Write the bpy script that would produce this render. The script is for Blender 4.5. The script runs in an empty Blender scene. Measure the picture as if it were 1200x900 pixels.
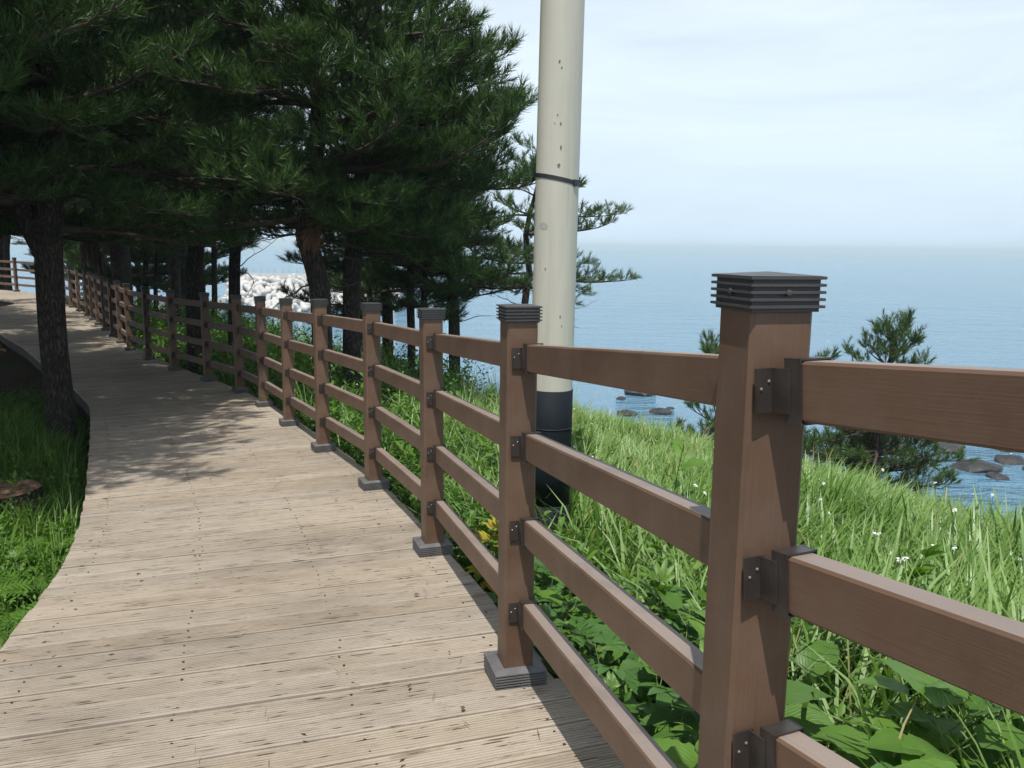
import bpy, bmesh, math, random
import numpy as np
from mathutils import Vector, Matrix

random.seed(7)
RNG = np.random.default_rng(11)
SC = bpy.context.scene
COL = SC.collection
ZC = 12.0                      # eye height above the sea (sea level is z = 0)

# ------------------------------------------------------------------ camera
PITCH, ROLL = math.radians(9.4), math.radians(0.7)
cam = bpy.data.cameras.new('camera')
cam.sensor_width = 36.0
cam.lens = 980.0 / 1200.0 * 36.0
cam.clip_start = 0.05
cam.clip_end = 40000.0
camo = bpy.data.objects.new('camera', cam)
COL.objects.link(camo)
_F = Vector((0, math.cos(PITCH), -math.sin(PITCH)))
_R = Vector((1, 0, 0))
_U = _R.cross(_F)
_R2 = _R * math.cos(ROLL) + _U * math.sin(ROLL)
_U2 = -_R * math.sin(ROLL) + _U * math.cos(ROLL)
_M = Matrix((_R2, _U2, -_F)).transposed().to_4x4()
_M.translation = Vector((0, 0, ZC))
camo.matrix_world = _M
SC.camera = camo

# ------------------------------------------------------------------ sun, sky, exposure
SUN_EL = math.radians(66.0)
SUN_AZ = math.radians(187.5)           # clockwise from +Y: behind the camera, along the fence
sunv = Vector((math.sin(SUN_AZ) * math.cos(SUN_EL), math.cos(SUN_AZ) * math.cos(SUN_EL), math.sin(SUN_EL)))
sl = bpy.data.lights.new('sun', 'SUN')
sl.energy = 4.6
sl.angle = math.radians(0.53)
sl.color = (1.0, 0.968, 0.905)
so = bpy.data.objects.new('sun', sl)
COL.objects.link(so)
so.rotation_euler = sunv.to_track_quat('Z', 'Y').to_euler()
so.location = sunv * 60 + Vector((0, 0, ZC))

world = bpy.data.worlds.new('World')
SC.world = world
world.use_nodes = True
wn, wl = world.node_tree.nodes, world.node_tree.links
wn.clear()
w_out = wn.new('ShaderNodeOutputWorld')
w_bg = wn.new('ShaderNodeBackground')
w_sky = wn.new('ShaderNodeTexSky')
w_sky.sky_type = 'NISHITA'
w_sky.sun_disc = False
w_sky.sun_elevation = SUN_EL
w_sky.sun_rotation = SUN_AZ
w_sky.altitude = 0
w_sky.air_density = 1.0
w_sky.dust_density = 1.5
w_sky.ozone_density = 1.0
# thin high cloud: soft streaks drifting over the whole sky
w_tc = wn.new('ShaderNodeTexCoord')
w_map = wn.new('ShaderNodeMapping')
w_map.inputs['Scale'].default_value = (1.6, 2.0, 9.0)
w_map.inputs['Rotation'].default_value = (0.0, 0.12, 0.3)
w_n = wn.new('ShaderNodeTexNoise')
w_n.inputs['Scale'].default_value = 1.7
w_n.inputs['Detail'].default_value = 7
w_n.inputs['Roughness'].default_value = 0.55
w_n.inputs['Distortion'].default_value = 0.5
w_r = wn.new('ShaderNodeMapRange')
w_r.inputs['From Min'].default_value = 0.34
w_r.inputs['From Max'].default_value = 0.70
w_r.inputs['To Min'].default_value = -0.10
w_r.inputs['To Max'].default_value = 0.10
# sea haze: whitest at the horizon, thinning out towards the zenith
w_sep = wn.new('ShaderNodeSeparateXYZ')
w_el = wn.new('ShaderNodeMapRange')
w_el.interpolation_type = 'SMOOTHSTEP'
w_el.inputs['From Min'].default_value = 0.0
w_el.inputs['From Max'].default_value = 0.92
w_el.inputs['To Min'].default_value = 0.98
w_el.inputs['To Max'].default_value = 0.10
w_add = wn.new('ShaderNodeMath')
w_add.operation = 'ADD'
w_add.use_clamp = True
w_mix = wn.new('ShaderNodeMix')
w_mix.data_type = 'RGBA'
w_hz = wn.new('ShaderNodeValToRGB')
_e = w_hz.color_ramp.elements
_e[0].position, _e[0].color = 0.0, (0.80, 0.985, 1.17, 1)
_e[1].position, _e[1].color = 0.30, (1.10, 1.24, 1.34, 1)
w_sc = wn.new('ShaderNodeVectorMath')
w_sc.operation = 'SCALE'
w_sc.inputs['Scale'].default_value = 10.0
wl.new(w_tc.outputs['Generated'], w_map.inputs['Vector'])
wl.new(w_tc.outputs['Generated'], w_sep.inputs['Vector'])
wl.new(w_sep.outputs['Z'], w_el.inputs['Value'])
wl.new(w_sep.outputs['Z'], w_hz.inputs['Fac'])
wl.new(w_hz.outputs['Color'], w_sc.inputs[0])
wl.new(w_sc.outputs['Vector'], w_mix.inputs['B'])
wl.new(w_map.outputs['Vector'], w_n.inputs['Vector'])
wl.new(w_n.outputs['Fac'], w_r.inputs['Value'])
wl.new(w_r.outputs['Result'], w_add.inputs[0])
wl.new(w_el.outputs['Result'], w_add.inputs[1])
wl.new(w_add.outputs[0], w_mix.inputs['Factor'])
wl.new(w_sky.outputs['Color'], w_mix.inputs['A'])
wl.new(w_mix.outputs['Result'], w_bg.inputs['Color'])
w_bg.inputs['Strength'].default_value = 0.09
wl.new(w_bg.outputs['Background'], w_out.inputs['Surface'])

vs = SC.view_settings
vs.view_transform = 'Standard'
vs.look = 'None'
vs.exposure = 0.0
vs.gamma = 1.0
vs.use_curve_mapping = False
SC.render.engine = 'CYCLES'
SC.cycles.use_denoising = True
try:
    SC.cycles.denoiser = 'OPENIMAGEDENOISE'
    SC.cycles.denoising_prefilter = 'ACCURATE'
except Exception:
    pass
SC.cycles.max_bounces = 8
SC.cycles.diffuse_bounces = 3
SC.cycles.glossy_bounces = 3
SC.cycles.transmission_bounces = 4
SC.cycles.transparent_max_bounces = 8
SC.cycles.use_adaptive_sampling = True
SC.cycles.adaptive_threshold = 0.015

# ------------------------------------------------------------------ helpers
def link(o, parent=None):
    COL.objects.link(o)
    if parent is not None:
        o.parent = parent
    return o

def tag(o, label=None, cat=None, group=None, kind=None):
    if label: o['label'] = label
    if cat: o['category'] = cat
    if group: o['group'] = group
    if kind: o['kind'] = kind
    return o

def empty(name, loc=(0, 0, 0), rz=0.0):
    o = bpy.data.objects.new(name, None)
    o.empty_display_size = 0.1
    link(o)
    o.location = loc
    o.rotation_euler = (0, 0, rz)
    return o

class MB:
    """collects geometry for ONE mesh"""
    def __init__(s):
        s.v, s.f, s.uv = [], [], []
        s.has_uv = False
    def add(s, vs_, fs_, uvs=None):
        b = len(s.v)
        s.v.extend([tuple(p) for p in vs_])
        for i, f in enumerate(fs_):
            s.f.append(tuple(b + k for k in f))
            if uvs is not None:
                s.has_uv = True
                s.uv.append(uvs[i])
            else:
                s.uv.append(None)
    def box(s, c, size, rot=None):
        hx, hy, hz = size[0] / 2, size[1] / 2, size[2] / 2
        vs_ = [Vector((x, y, z)) for x in (-hx, hx) for y in (-hy, hy) for z in (-hz, hz)]
        if rot is not None:
            vs_ = [rot @ p for p in vs_]
        vs_ = [p + Vector(c) for p in vs_]
        s.add(vs_, [(0, 1, 3, 2), (4, 6, 7, 5), (0, 4, 5, 1), (2, 3, 7, 6), (0, 2, 6, 4), (1, 5, 7, 3)])
    def tube(s, pts, rad, n=8, cap=True, squash=None):
        pts = [Vector(p) for p in pts]
        m = len(pts)
        rings = []
        ref = Vector((0.31, 0.17, 0.93))
        d0 = (pts[1] - pts[0]).normalized()
        if abs(d0.dot(ref)) > 0.93:
            ref = Vector((1, 0, 0.1))
        a = d0.cross(ref).normalized()
        vs_, fs_ = [], []
        for i in range(m):
            d = (pts[min(i + 1, m - 1)] - pts[max(i - 1, 0)])
            d = d.normalized() if d.length > 1e-9 else d0
            a = (a - d * a.dot(d)).normalized()
            b = d.cross(a)
            for k in range(n):
                t = 2 * math.pi * k / n
                rr = rad[i]
                if callable(squash):
                    rr *= squash(i, t)
                vs_.append(pts[i] + (a * math.cos(t) + b * math.sin(t)) * rr)
        for i in range(m - 1):
            for k in range(n):
                k2 = (k + 1) % n
                fs_.append((i * n + k, i * n + k2, (i + 1) * n + k2, (i + 1) * n + k))
        if cap:
            fs_.append(tuple(reversed(range(n))))
            fs_.append(tuple((m - 1) * n + k for k in range(n)))
        s.add(vs_, fs_)
    def mesh(s, name, smooth=False):
        me = bpy.data.meshes.new(name)
        me.from_pydata(s.v, [], s.f)
        if s.has_uv:
            uvl = me.uv_layers.new(name='UVMap')
            k = 0
            for i, f in enumerate(s.f):
                for j in range(len(f)):
                    uvl.data[k].uv = s.uv[i][j] if s.uv[i] is not None else (0, 0)
                    k += 1
        if smooth:
            me.polygons.foreach_set('use_smooth', [True] * len(me.polygons))
        me.update()
        return me
    def build(s, name, mat, parent=None, smooth=False):
        me = s.mesh(name, smooth)
        me.materials.append(mat)
        return link(bpy.data.objects.new(name, me), parent)

def np_mesh(name, verts, faces, mat, parent=None, smooth=False):
    """fast mesh from numpy arrays; faces (n,3) or (n,4)"""
    me = bpy.data.meshes.new(name)
    nv, nf, k = len(verts), len(faces), faces.shape[1]
    me.vertices.add(nv)
    me.vertices.foreach_set('co', np.ascontiguousarray(verts, dtype=np.float32).ravel())
    me.loops.add(nf * k)
    me.loops.foreach_set('vertex_index', np.ascontiguousarray(faces, dtype=np.int32).ravel())
    me.polygons.add(nf)
    me.polygons.foreach_set('loop_start', np.arange(0, nf * k, k, dtype=np.int32))
    try:
        me.polygons.foreach_set('loop_total', np.full(nf, k, dtype=np.int32))
    except Exception:
        pass
    if smooth:
        me.polygons.foreach_set('use_smooth', np.ones(nf, dtype=bool))
    me.update(calc_edges=True)
    me.validate()
    me.materials.append(mat)
    o = bpy.data.objects.new(name, me)
    return link(o, parent)

def copy_tree(o, parent=None):
    c = o.copy()
    COL.objects.link(c)
    c.parent = parent
    for ch in list(o.children):
        copy_tree(ch, c)
    return c

# ------------------------------------------------------------------ materials
def new_mat(name):
    m = bpy.data.materials.new(name)
    m.use_nodes = True
    n, l = m.node_tree.nodes, m.node_tree.links
    return m, n, l, n['Principled BSDF']

def ramp(n, stops):
    r = n.new('ShaderNodeValToRGB')
    e = r.color_ramp.elements
    while len(e) < len(stops):
        e.new(0.5)
    for i, (p, c) in enumerate(stops):
        e[i].position = p
        e[i].color = (c[0], c[1], c[2], 1)
    return r

def noise(n, l, scale, detail=4, rough=0.55, vec=None, mscale=None):
    t = n.new('ShaderNodeTexNoise')
    t.inputs['Scale'].default_value = scale
    t.inputs['Detail'].default_value = detail
    t.inputs['Roughness'].default_value = rough
    if vec is not None:
        if mscale is not None:
            mp = n.new('ShaderNodeMapping')
            mp.inputs['Scale'].default_value = mscale
            l.new(vec, mp.inputs['Vector'])
            vec = mp.outputs['Vector']
        l.new(vec, t.inputs['Vector'])
    return t

def bump(n, l, p, height, strength=0.3, dist=0.01):
    b = n.new('ShaderNodeBump')
    b.inputs['Strength'].default_value = strength
    b.inputs['Distance'].default_value = dist
    l.new(height, b.inputs['Height'])
    l.new(b.outputs['Normal'], p.inputs['Normal'])
    return b

def mixc(n, l, a, b, fac, mode='MIX'):
    m = n.new('ShaderNodeMix')
    m.data_type = 'RGBA'
    m.blend_type = mode
    for key, val in (('A', a), ('B', b)):
        if isinstance(val, tuple):
            m.inputs[key].default_value = (*val[:3], 1)
        else:
            l.new(val, m.inputs[key])
    if isinstance(fac, (int, float)):
        m.inputs['Factor'].default_value = fac
    else:
        l.new(fac, m.inputs['Factor'])
    return m.outputs['Result']

def simple(name, c1, c2, scale, rough=0.7, bs=0.2, bd=0.004, metal=0.0, detail=5, stretch=None, coord='Object', spec=None):
    m, n, l, p = new_mat(name)
    tc = n.new('ShaderNodeTexCoord')
    t = noise(n, l, scale, detail, 0.6, tc.outputs[coord], stretch)
    r = ramp(n, [(0.3, c1), (0.7, c2)])
    l.new(t.outputs['Fac'], r.inputs['Fac'])
    l.new(r.outputs['Color'], p.inputs['Base Color'])
    p.inputs['Roughness'].default_value = rough
    p.inputs['Metallic'].default_value = metal
    if spec is not None:
        p.inputs['Specular IOR Level'].default_value = spec
    if bs:
        bump(n, l, p, t.outputs['Fac'], bs, bd)
    return m

def foliage(name, cols, rough=0.55, trans=0.28, tint=(1.25, 1.35, 0.6), spec=0.3, patch=0.0):
    """leaf material: colour varies per leaf (island), light passes through"""
    m, n, l, p = new_mat(name)
    g = n.new('ShaderNodeNewGeometry')
    k = len(cols)
    r = ramp(n, [((i + 0.5) / k, c) for i, c in enumerate(cols)])
    src = g.outputs['Random Per Island']
    if patch:
        tc = n.new('ShaderNodeTexCoord')
        t = noise(n, l, patch, 3, 0.5, tc.outputs['Object'])
        ma = n.new('ShaderNodeMath'); ma.operation = 'MULTIPLY_ADD'
        l.new(t.outputs['Fac'], ma.inputs[0]); ma.inputs[1].default_value = 1.3; ma.inputs[2].default_value = -0.4
        mb = n.new('ShaderNodeMath'); mb.operation = 'ADD'
        l.new(ma.outputs[0], mb.inputs[0])
        mm = n.new('ShaderNodeMath'); mm.operation = 'MULTIPLY_ADD'
        l.new(src, mm.inputs[0]); mm.inputs[1].default_value = 0.6; mm.inputs[2].default_value = -0.1
        l.new(mm.outputs[0], mb.inputs[1])
        src = mb.outputs[0]
    l.new(src, r.inputs['Fac'])
    l.new(r.outputs['Color'], p.inputs['Base Color'])
    p.inputs['Roughness'].default_value = rough
    p.inputs['Specular IOR Level'].default_value = spec
    tr = n.new('ShaderNodeBsdfTranslucent')
    tcol = mixc(n, l, r.outputs['Color'], tint, 1.0, 'MULTIPLY')
    l.new(tcol, tr.inputs['Color'])
    ms = n.new('ShaderNodeMixShader')
    ms.inputs['Fac'].default_value = trans
    l.new(p.outputs['BSDF'], ms.inputs[1])
    l.new(tr.outputs['BSDF'], ms.inputs[2])
    l.new(ms.outputs['Shader'], n['Material Output'].inputs['Surface'])
    return m

M = {}
# weathered grooved decking: uv = metres along / across the plank
def deck_mat():
    m, n, l, p = new_mat('weathered_decking')
    uv = n.new('ShaderNodeUVMap'); uv.uv_map = 'UVMap'
    oi = n.new('ShaderNodeObjectInfo')
    off = n.new('ShaderNodeCombineXYZ')
    mu = n.new('ShaderNodeMath'); mu.operation = 'MULTIPLY'; mu.inputs[1].default_value = 37.0
    l.new(oi.outputs['Random'], mu.inputs[0])
    l.new(mu.outputs[0], off.inputs['X']); l.new(mu.outputs[0], off.inputs['Y'])
    ad = n.new('ShaderNodeVectorMath'); ad.operation = 'ADD'
    l.new(uv.outputs['UV'], ad.inputs[0]); l.new(off.outputs['Vector'], ad.inputs[1])
    v = ad.outputs['Vector']
    # broad board tone
    tone = ramp(n, [(0.0, (0.375, 0.335, 0.285)), (0.3, (0.415, 0.37, 0.31)), (0.65, (0.40, 0.35, 0.285)), (0.85, (0.375, 0.325, 0.26)), (1.0, (0.36, 0.325, 0.28))])
    l.new(oi.outputs['Random'], tone.inputs['Fac'])
    blot = noise(n, l, 2.2, 5, 0.6, v, (1.0, 3.0, 1.0))
    br = ramp(n, [(0.30, (0.80, 0.77, 0.74)), (0.5, (1.0, 0.98, 0.96)), (0.72, (1.12, 1.11, 1.1))])
    l.new(blot.outputs['Fac'], br.inputs['Fac'])
    c = mixc(n, l, tone.outputs['Color'], br.outputs['Color'], 0.85, 'MULTIPLY')
    # grain streaks
    gr = noise(n, l, 1.0, 6, 0.7, v, (5.0, 170.0, 1.0))
    grr = ramp(n, [(0.30, (0.66, 0.62, 0.58)), (0.5, (1.0, 0.985, 0.97)), (0.75, (1.1, 1.09, 1.08))])
    l.new(gr.outputs['Fac'], grr.inputs['Fac'])
    c = mixc(n, l, c, grr.outputs['Color'], 0.8, 'MULTIPLY')
    # short black checks along the grain
    ck = noise(n, l, 1.0, 3, 0.6, v, (7.0, 120.0, 1.0))
    ckr = ramp(n, [(0.60, (1, 1, 1)), (0.66, (0.16, 0.12, 0.09))])
    l.new(ck.outputs['Fac'], ckr.inputs['Fac'])
    c = mixc(n, l, c, ckr.outputs['Color'], 0.85, 'MULTIPLY')
    # knots / grime
    kn = noise(n, l, 1.0, 4, 0.65, v, (3.5, 16.0, 1.0))
    knr = ramp(n, [(0.59, (1, 1, 1)), (0.74, (0.36, 0.29, 0.24))])
    l.new(kn.outputs['Fac'], knr.inputs['Fac'])
    c = mixc(n, l, c, knr.outputs['Color'], 0.8, 'MULTIPLY')
    geo = n.new('ShaderNodeNewGeometry')
    big = noise(n, l, 0.9, 6, 0.62, geo.outputs['Position'])
    bgr = ramp(n, [(0.30, (0.74, 0.72, 0.70)), (0.50, (1.0, 0.99, 0.98)), (0.72, (1.10, 1.10, 1.09))])
    l.new(big.outputs['Fac'], bgr.inputs['Fac'])
    c = mixc(n, l, c, bgr.outputs['Color'], 0.9, 'MULTIPLY')
    st_n = noise(n, l, 3.4, 5, 0.7, geo.outputs['Position'])
    st_r = ramp(n, [(0.62, (1, 1, 1)), (0.78, (0.52, 0.45, 0.38))])
    l.new(st_n.outputs['Fac'], st_r.inputs['Fac'])
    c = mixc(n, l, c, st_r.outputs['Color'], 0.8, 'MULTIPLY')
    l.new(c, p.inputs['Base Color'])
    p.inputs['Roughness'].default_value = 0.8
    p.inputs['Specular IOR Level'].default_value = 0.25
    bump(n, l, p, gr.outputs['Fac'], 0.5, 0.003)
    return m
M['deck'] = deck_mat()
M['beam'] = simple('dark_beam', (0.03, 0.024, 0.02), (0.07, 0.055, 0.045), 6, 0.9)

def brown_mat(name, ca, cb):
    m, n, l, p = new_mat(name)
    tc = n.new('ShaderNodeTexCoord')
    oi = n.new('ShaderNodeObjectInfo')
    t = noise(n, l, 1.0, 5, 0.7, tc.outputs['UV'], (6.0, 420.0, 1.0))
    t2 = noise(n, l, 1.6, 3, 0.6, tc.outputs['Object'])
    r = ramp(n, [(0.3, ca), (0.7, cb)])
    l.new(t.outputs['Fac'], r.inputs['Fac'])
    r2 = ramp(n, [(0.3, (0.86, 0.86, 0.88)), (0.7, (1.1, 1.08, 1.06))])
    l.new(t2.outputs['Fac'], r2.inputs['Fac'])
    c = mixc(n, l, r.outputs['Color'], r2.outputs['Color'], 1.0, 'MULTIPLY')
    r3 = ramp(n, [(0.0, (0.93, 0.93, 0.93)), (1.0, (1.07, 1.05, 1.05))])
    l.new(oi.outputs['Random'], r3.inputs['Fac'])
    c = mixc(n, l, c, r3.outputs['Color'], 1.0, 'MULTIPLY')
    dust = noise(n, l, 7.0, 6, 0.65, tc.outputs['Object'])
    dr = ramp(n, [(0.45, (0, 0, 0)), (0.78, (0.20, 0.20, 0.20))])
    l.new(dust.outputs['Fac'], dr.inputs['Fac'])
    c = mixc(n, l, c, (0.27, 0.225, 0.19), dr.outputs['Color'])
    sct = noise(n, l, 1.0, 2, 0.5, tc.outputs['UV'], (3.0, 260.0, 1.0))
    sr = ramp(n, [(0.70, (0, 0, 0)), (0.74, (0.5, 0.5, 0.5))])
    l.new(sct.outputs['Fac'], sr.inputs['Fac'])
    c = mixc(n, l, c, (0.30, 0.24, 0.20), sr.outputs['Color'])
    drk = noise(n, l, 3.2, 5, 0.7, tc.outputs['Object'])
    dk = ramp(n, [(0.28, (0.68, 0.68, 0.68)), (0.48, (1, 1, 1))])
    l.new(drk.outputs['Fac'], dk.inputs['Fac'])
    c = mixc(n, l, c, dk.outputs['Color'], 1.0, 'MULTIPLY')
    l.new(c, p.inputs['Base Color'])
    p.inputs['Roughness'].default_value = 0.52
    p.inputs['Specular IOR Level'].default_value = 0.45
    bump(n, l, p, t.outputs['Fac'], 0.18, 0.0015)
    return m
M['brown'] = brown_mat('brown_composite', (0.116, 0.067, 0.042), (0.154, 0.092, 0.058))
M['lit_top'] = brown_mat('composite_lit_top', (0.225, 0.178, 0.148), (0.28, 0.226, 0.19))  # paler brown for rail tops: sunlit sheen put into the colour
M['cap'] = simple('dark_grey_cap', (0.045, 0.044, 0.045), (0.075, 0.073, 0.074), 9, 0.45, 0.05)
M['skirt'] = simple('dusty_grey_base', (0.085, 0.085, 0.088), (0.16, 0.155, 0.15), 14, 0.6, 0.1)
M['bracket'] = simple('bronze_steel', (0.032, 0.026, 0.023), (0.062, 0.052, 0.046), 25, 0.42, 0.05, metal=0.25)
M['screw'] = simple('galvanised_screw', (0.16, 0.155, 0.15), (0.3, 0.29, 0.28), 30, 0.4, 0.0, metal=0.6)
M['nail'] = simple('rusty_nail', (0.03, 0.02, 0.015), (0.09, 0.055, 0.035), 30, 0.8, 0.0)

def bark(name, a, b):
    m, n, l, p = new_mat(name)
    tc = n.new('ShaderNodeTexCoord')
    vo = n.new('ShaderNodeTexVoronoi')
    mp = n.new('ShaderNodeMapping'); mp.inputs['Scale'].default_value = (1, 1, 0.25)
    l.new(tc.outputs['Object'], mp.inputs['Vector'])
    dn = noise(n, l, 6, 3, 0.6, mp.outputs['Vector'])
    vv = n.new('ShaderNodeVectorMath'); vv.operation = 'MULTIPLY_ADD'
    l.new(dn.outputs['Color'], vv.inputs[0]); vv.inputs[1].default_value = (0.2, 0.2, 0.2)
    l.new(mp.outputs['Vector'], vv.inputs[2])
    l.new(vv.outputs['Vector'], vo.inputs['Vector'])
    vo.feature = 'DISTANCE_TO_EDGE'
    vo.inputs['Scale'].default_value = 36
    r = ramp(n, [(0.0, (a[0] * .35, a[1] * .35, a[2] * .35)), (0.18, a), (0.5, b)])
    l.new(vo.outputs['Distance'], r.inputs['Fac'])
    l.new(r.outputs['Color'], p.inputs['Base Color'])
    p.inputs['Roughness'].default_value = 0.9
    p.inputs['Specular IOR Level'].default_value = 0.15
    bump(n, l, p, vo.outputs['Distance'], 0.9, 0.03)
    return m
M['bark'] = bark('pine_bark', (0.055, 0.045, 0.038), (0.12, 0.098, 0.082))
M['twig'] = simple('pine_twig', (0.034, 0.026, 0.02), (0.075, 0.057, 0.044), 12, 0.9, 0.2)
M['needle'] = foliage('pine_needles', [(0.021, 0.048, 0.013), (0.037, 0.082, 0.02), (0.060, 0.120, 0.03), (0.098, 0.160, 0.045)], 0.5, 0.22, (1.2, 1.3, 0.5), 0.35, 3.5)
M['needle2'] = foliage('seaside_pine_needles', [(0.042, 0.085, 0.026), (0.065, 0.125, 0.034), (0.09, 0.155, 0.045), (0.13, 0.18, 0.055)], 0.5, 0.24, (1.2, 1.3, 0.5), 0.35, 4.0)
M['dead_needle'] = foliage('dead_needles', [(0.14, 0.075, 0.036), (0.21, 0.12, 0.065)], 0.7, 0.2, (1.1, 0.9, 0.6))
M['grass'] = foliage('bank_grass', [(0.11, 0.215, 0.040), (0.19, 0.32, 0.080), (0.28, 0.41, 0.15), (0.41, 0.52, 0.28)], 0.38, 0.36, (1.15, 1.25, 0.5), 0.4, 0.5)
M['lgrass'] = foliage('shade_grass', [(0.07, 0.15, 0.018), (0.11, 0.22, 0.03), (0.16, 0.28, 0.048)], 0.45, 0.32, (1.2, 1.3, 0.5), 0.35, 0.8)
M['weed'] = foliage('weed_leaves', [(0.065, 0.15, 0.018), (0.105, 0.215, 0.028), (0.145, 0.265, 0.04), (0.215, 0.32, 0.06)], 0.45, 0.33, (1.2, 1.35, 0.5), 0.4, 1.1)
M['under'] = foliage('undergrowth_leaves', [(0.04, 0.11, 0.015), (0.075, 0.18, 0.024), (0.12, 0.235, 0.036), (0.175, 0.285, 0.055)], 0.5, 0.3, (1.2, 1.35, 0.5), 0.35, 1.3)
M['yellow'] = foliage('yellowing_leaves', [(0.30, 0.32, 0.03), (0.42, 0.36, 0.04), (0.36, 0.22, 0.06)], 0.5, 0.3, (1.1, 1.0, 0.5))
M['fern'] = foliage('fern_frond', [(0.085, 0.19, 0.025), (0.12, 0.24, 0.035)], 0.5, 0.35, (1.2, 1.3, 0.5))
M['petal'] = simple('white_petal', (0.72, 0.72, 0.68), (0.82, 0.82, 0.8), 30, 0.6, 0.0)
M['stem'] = simple('green_stem', (0.07, 0.12, 0.03), (0.12, 0.17, 0.05), 20, 0.6, 0.0)

def vein_leaf(name, c1, c2):
    """large leaf with midrib and side veins; uv u across (0.5 = midrib), v along"""
    m, n, l, p = new_mat(name)
    uv = n.new('ShaderNodeUVMap'); uv.uv_map = 'UVMap'
    sp = n.new('ShaderNodeSeparateXYZ')
    l.new(uv.outputs['UV'], sp.inputs['Vector'])
    su = n.new('ShaderNodeMath'); su.operation = 'SUBTRACT'; su.inputs[1].default_value = 0.5
    l.new(sp.outputs['X'], su.inputs[0])
    ab = n.new('ShaderNodeMath'); ab.operation = 'ABSOLUTE'
    l.new(su.outputs[0], ab.inputs[0])
    ma = n.new('ShaderNodeMath'); ma.operation = 'MULTIPLY_ADD'; ma.inputs[1].default_value = -0.9
    l.new(ab.outputs[0], ma.inputs[0]); l.new(sp.outputs['Y'], ma.inputs[2])
    fr = n.new('ShaderNodeMath'); fr.operation = 'MULTIPLY'; fr.inputs[1].default_value = 9.0
    l.new(ma.outputs[0], fr.inputs[0])
    pp = n.new('ShaderNodeMath'); pp.operation = 'PINGPONG'; pp.inputs[1].default_value = 0.5
    l.new(fr.outputs[0], pp.inputs[0])
    v1 = n.new('ShaderNodeMapRange'); v1.inputs['From Min'].default_value = 0.0; v1.inputs['From Max'].default_value = 0.12
    v1.inputs['To Min'].default_value = 1.0; v1.inputs['To Max'].default_value = 0.0
    l.new(pp.outputs[0], v1.inputs['Value'])
    v2 = n.new('ShaderNodeMapRange'); v2.inputs['From Min'].default_value = 0.0; v2.inputs['From Max'].default_value = 0.03
    v2.inputs['To Min'].default_value = 1.0; v2.inputs['To Max'].default_value = 0.0
    l.new(ab.outputs[0], v2.inputs['Value'])
    mx = n.new('ShaderNodeMath'); mx.operation = 'MAXIMUM'
    l.new(v1.outputs['Result'], mx.inputs[0]); l.new(v2.outputs['Result'], mx.inputs[1])
    tc = n.new('ShaderNodeTexCoord')
    t = noise(n, l, 18, 4, 0.6, tc.outputs['Object'])
    oi = n.new('ShaderNodeObjectInfo')
    base = mixc(n, l, c1, c2, t.outputs['Fac'])
    rr = ramp(n, [(0.0, (0.75, 0.8, 0.7)), (1.0, (1.25, 1.2, 1.2))])
    l.new(oi.outputs['Random'], rr.inputs['Fac'])
    base = mixc(n, l, base, rr.outputs['Color'], 1.0, 'MULTIPLY')
    vf = n.new('ShaderNodeMath'); vf.operation = 'MULTIPLY'; vf.inputs[1].default_value = 0.4
    l.new(mx.outputs[0], vf.inputs[0])
    c = mixc(n, l, base, (0.16, 0.26, 0.07), vf.outputs[0])
    l.new(c, p.inputs['Base Color'])
    p.inputs['Roughness'].default_value = 0.42
    p.inputs['Specular IOR Level'].default_value = 0.45
    bump(n, l, p, mx.outputs[0], 0.35, -0.004)
    tr = n.new('ShaderNodeBsdfTranslucent')
    tcol = mixc(n, l, c, (1.2, 1.3, 0.5), 1.0, 'MULTIPLY')
    l.new(tcol, tr.inputs['Color'])
    ms = n.new('ShaderNodeMixShader'); ms.inputs['Fac'].default_value = 0.32
    l.new(p.outputs['BSDF'], ms.inputs[1]); l.new(tr.outputs['BSDF'], ms.inputs[2])
    l.new(ms.outputs['Shader'], n['Material Output'].inputs['Surface'])
    return m
M['bigleaf'] = vein_leaf('broad_leaf', (0.075, 0.175, 0.022), (0.13, 0.25, 0.04))
M['darkleaf'] = vein_leaf('lobed_leaf', (0.055, 0.14, 0.03), (0.09, 0.20, 0.045))

def ground_mat():
    m, n, l, p = new_mat('soil_and_litter')
    tc = n.new('ShaderNodeTexCoord')
    a = noise(n, l, 0.6, 6, 0.6, tc.outputs['Object'])
    b = noise(n, l, 14, 6, 0.7, tc.outputs['Object'])
    r = ramp(n, [(0.3, (0.05, 0.036, 0.024)), (0.5, (0.085, 0.062, 0.04)), (0.65, (0.05, 0.07, 0.024)), (0.8, (0.035, 0.055, 0.018))])
    l.new(a.outputs['Fac'], r.inputs['Fac'])
    r2 = ramp(n, [(0.25, (0.55, 0.55, 0.55)), (0.75, (1.3, 1.25, 1.15))])
    l.new(b.outputs['Fac'], r2.inputs['Fac'])
    c = mixc(n, l, r.outputs['Color'], r2.outputs['Color'], 1.0, 'MULTIPLY')
    l.new(c, p.inputs['Base Color'])
    p.inputs['Roughness'].default_value = 0.95
    p.inputs['Specular IOR Level'].default_value = 0.1
    bump(n, l, p, b.outputs['Fac'], 0.9, 0.04)
    return m
M['ground'] = ground_mat()

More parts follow.
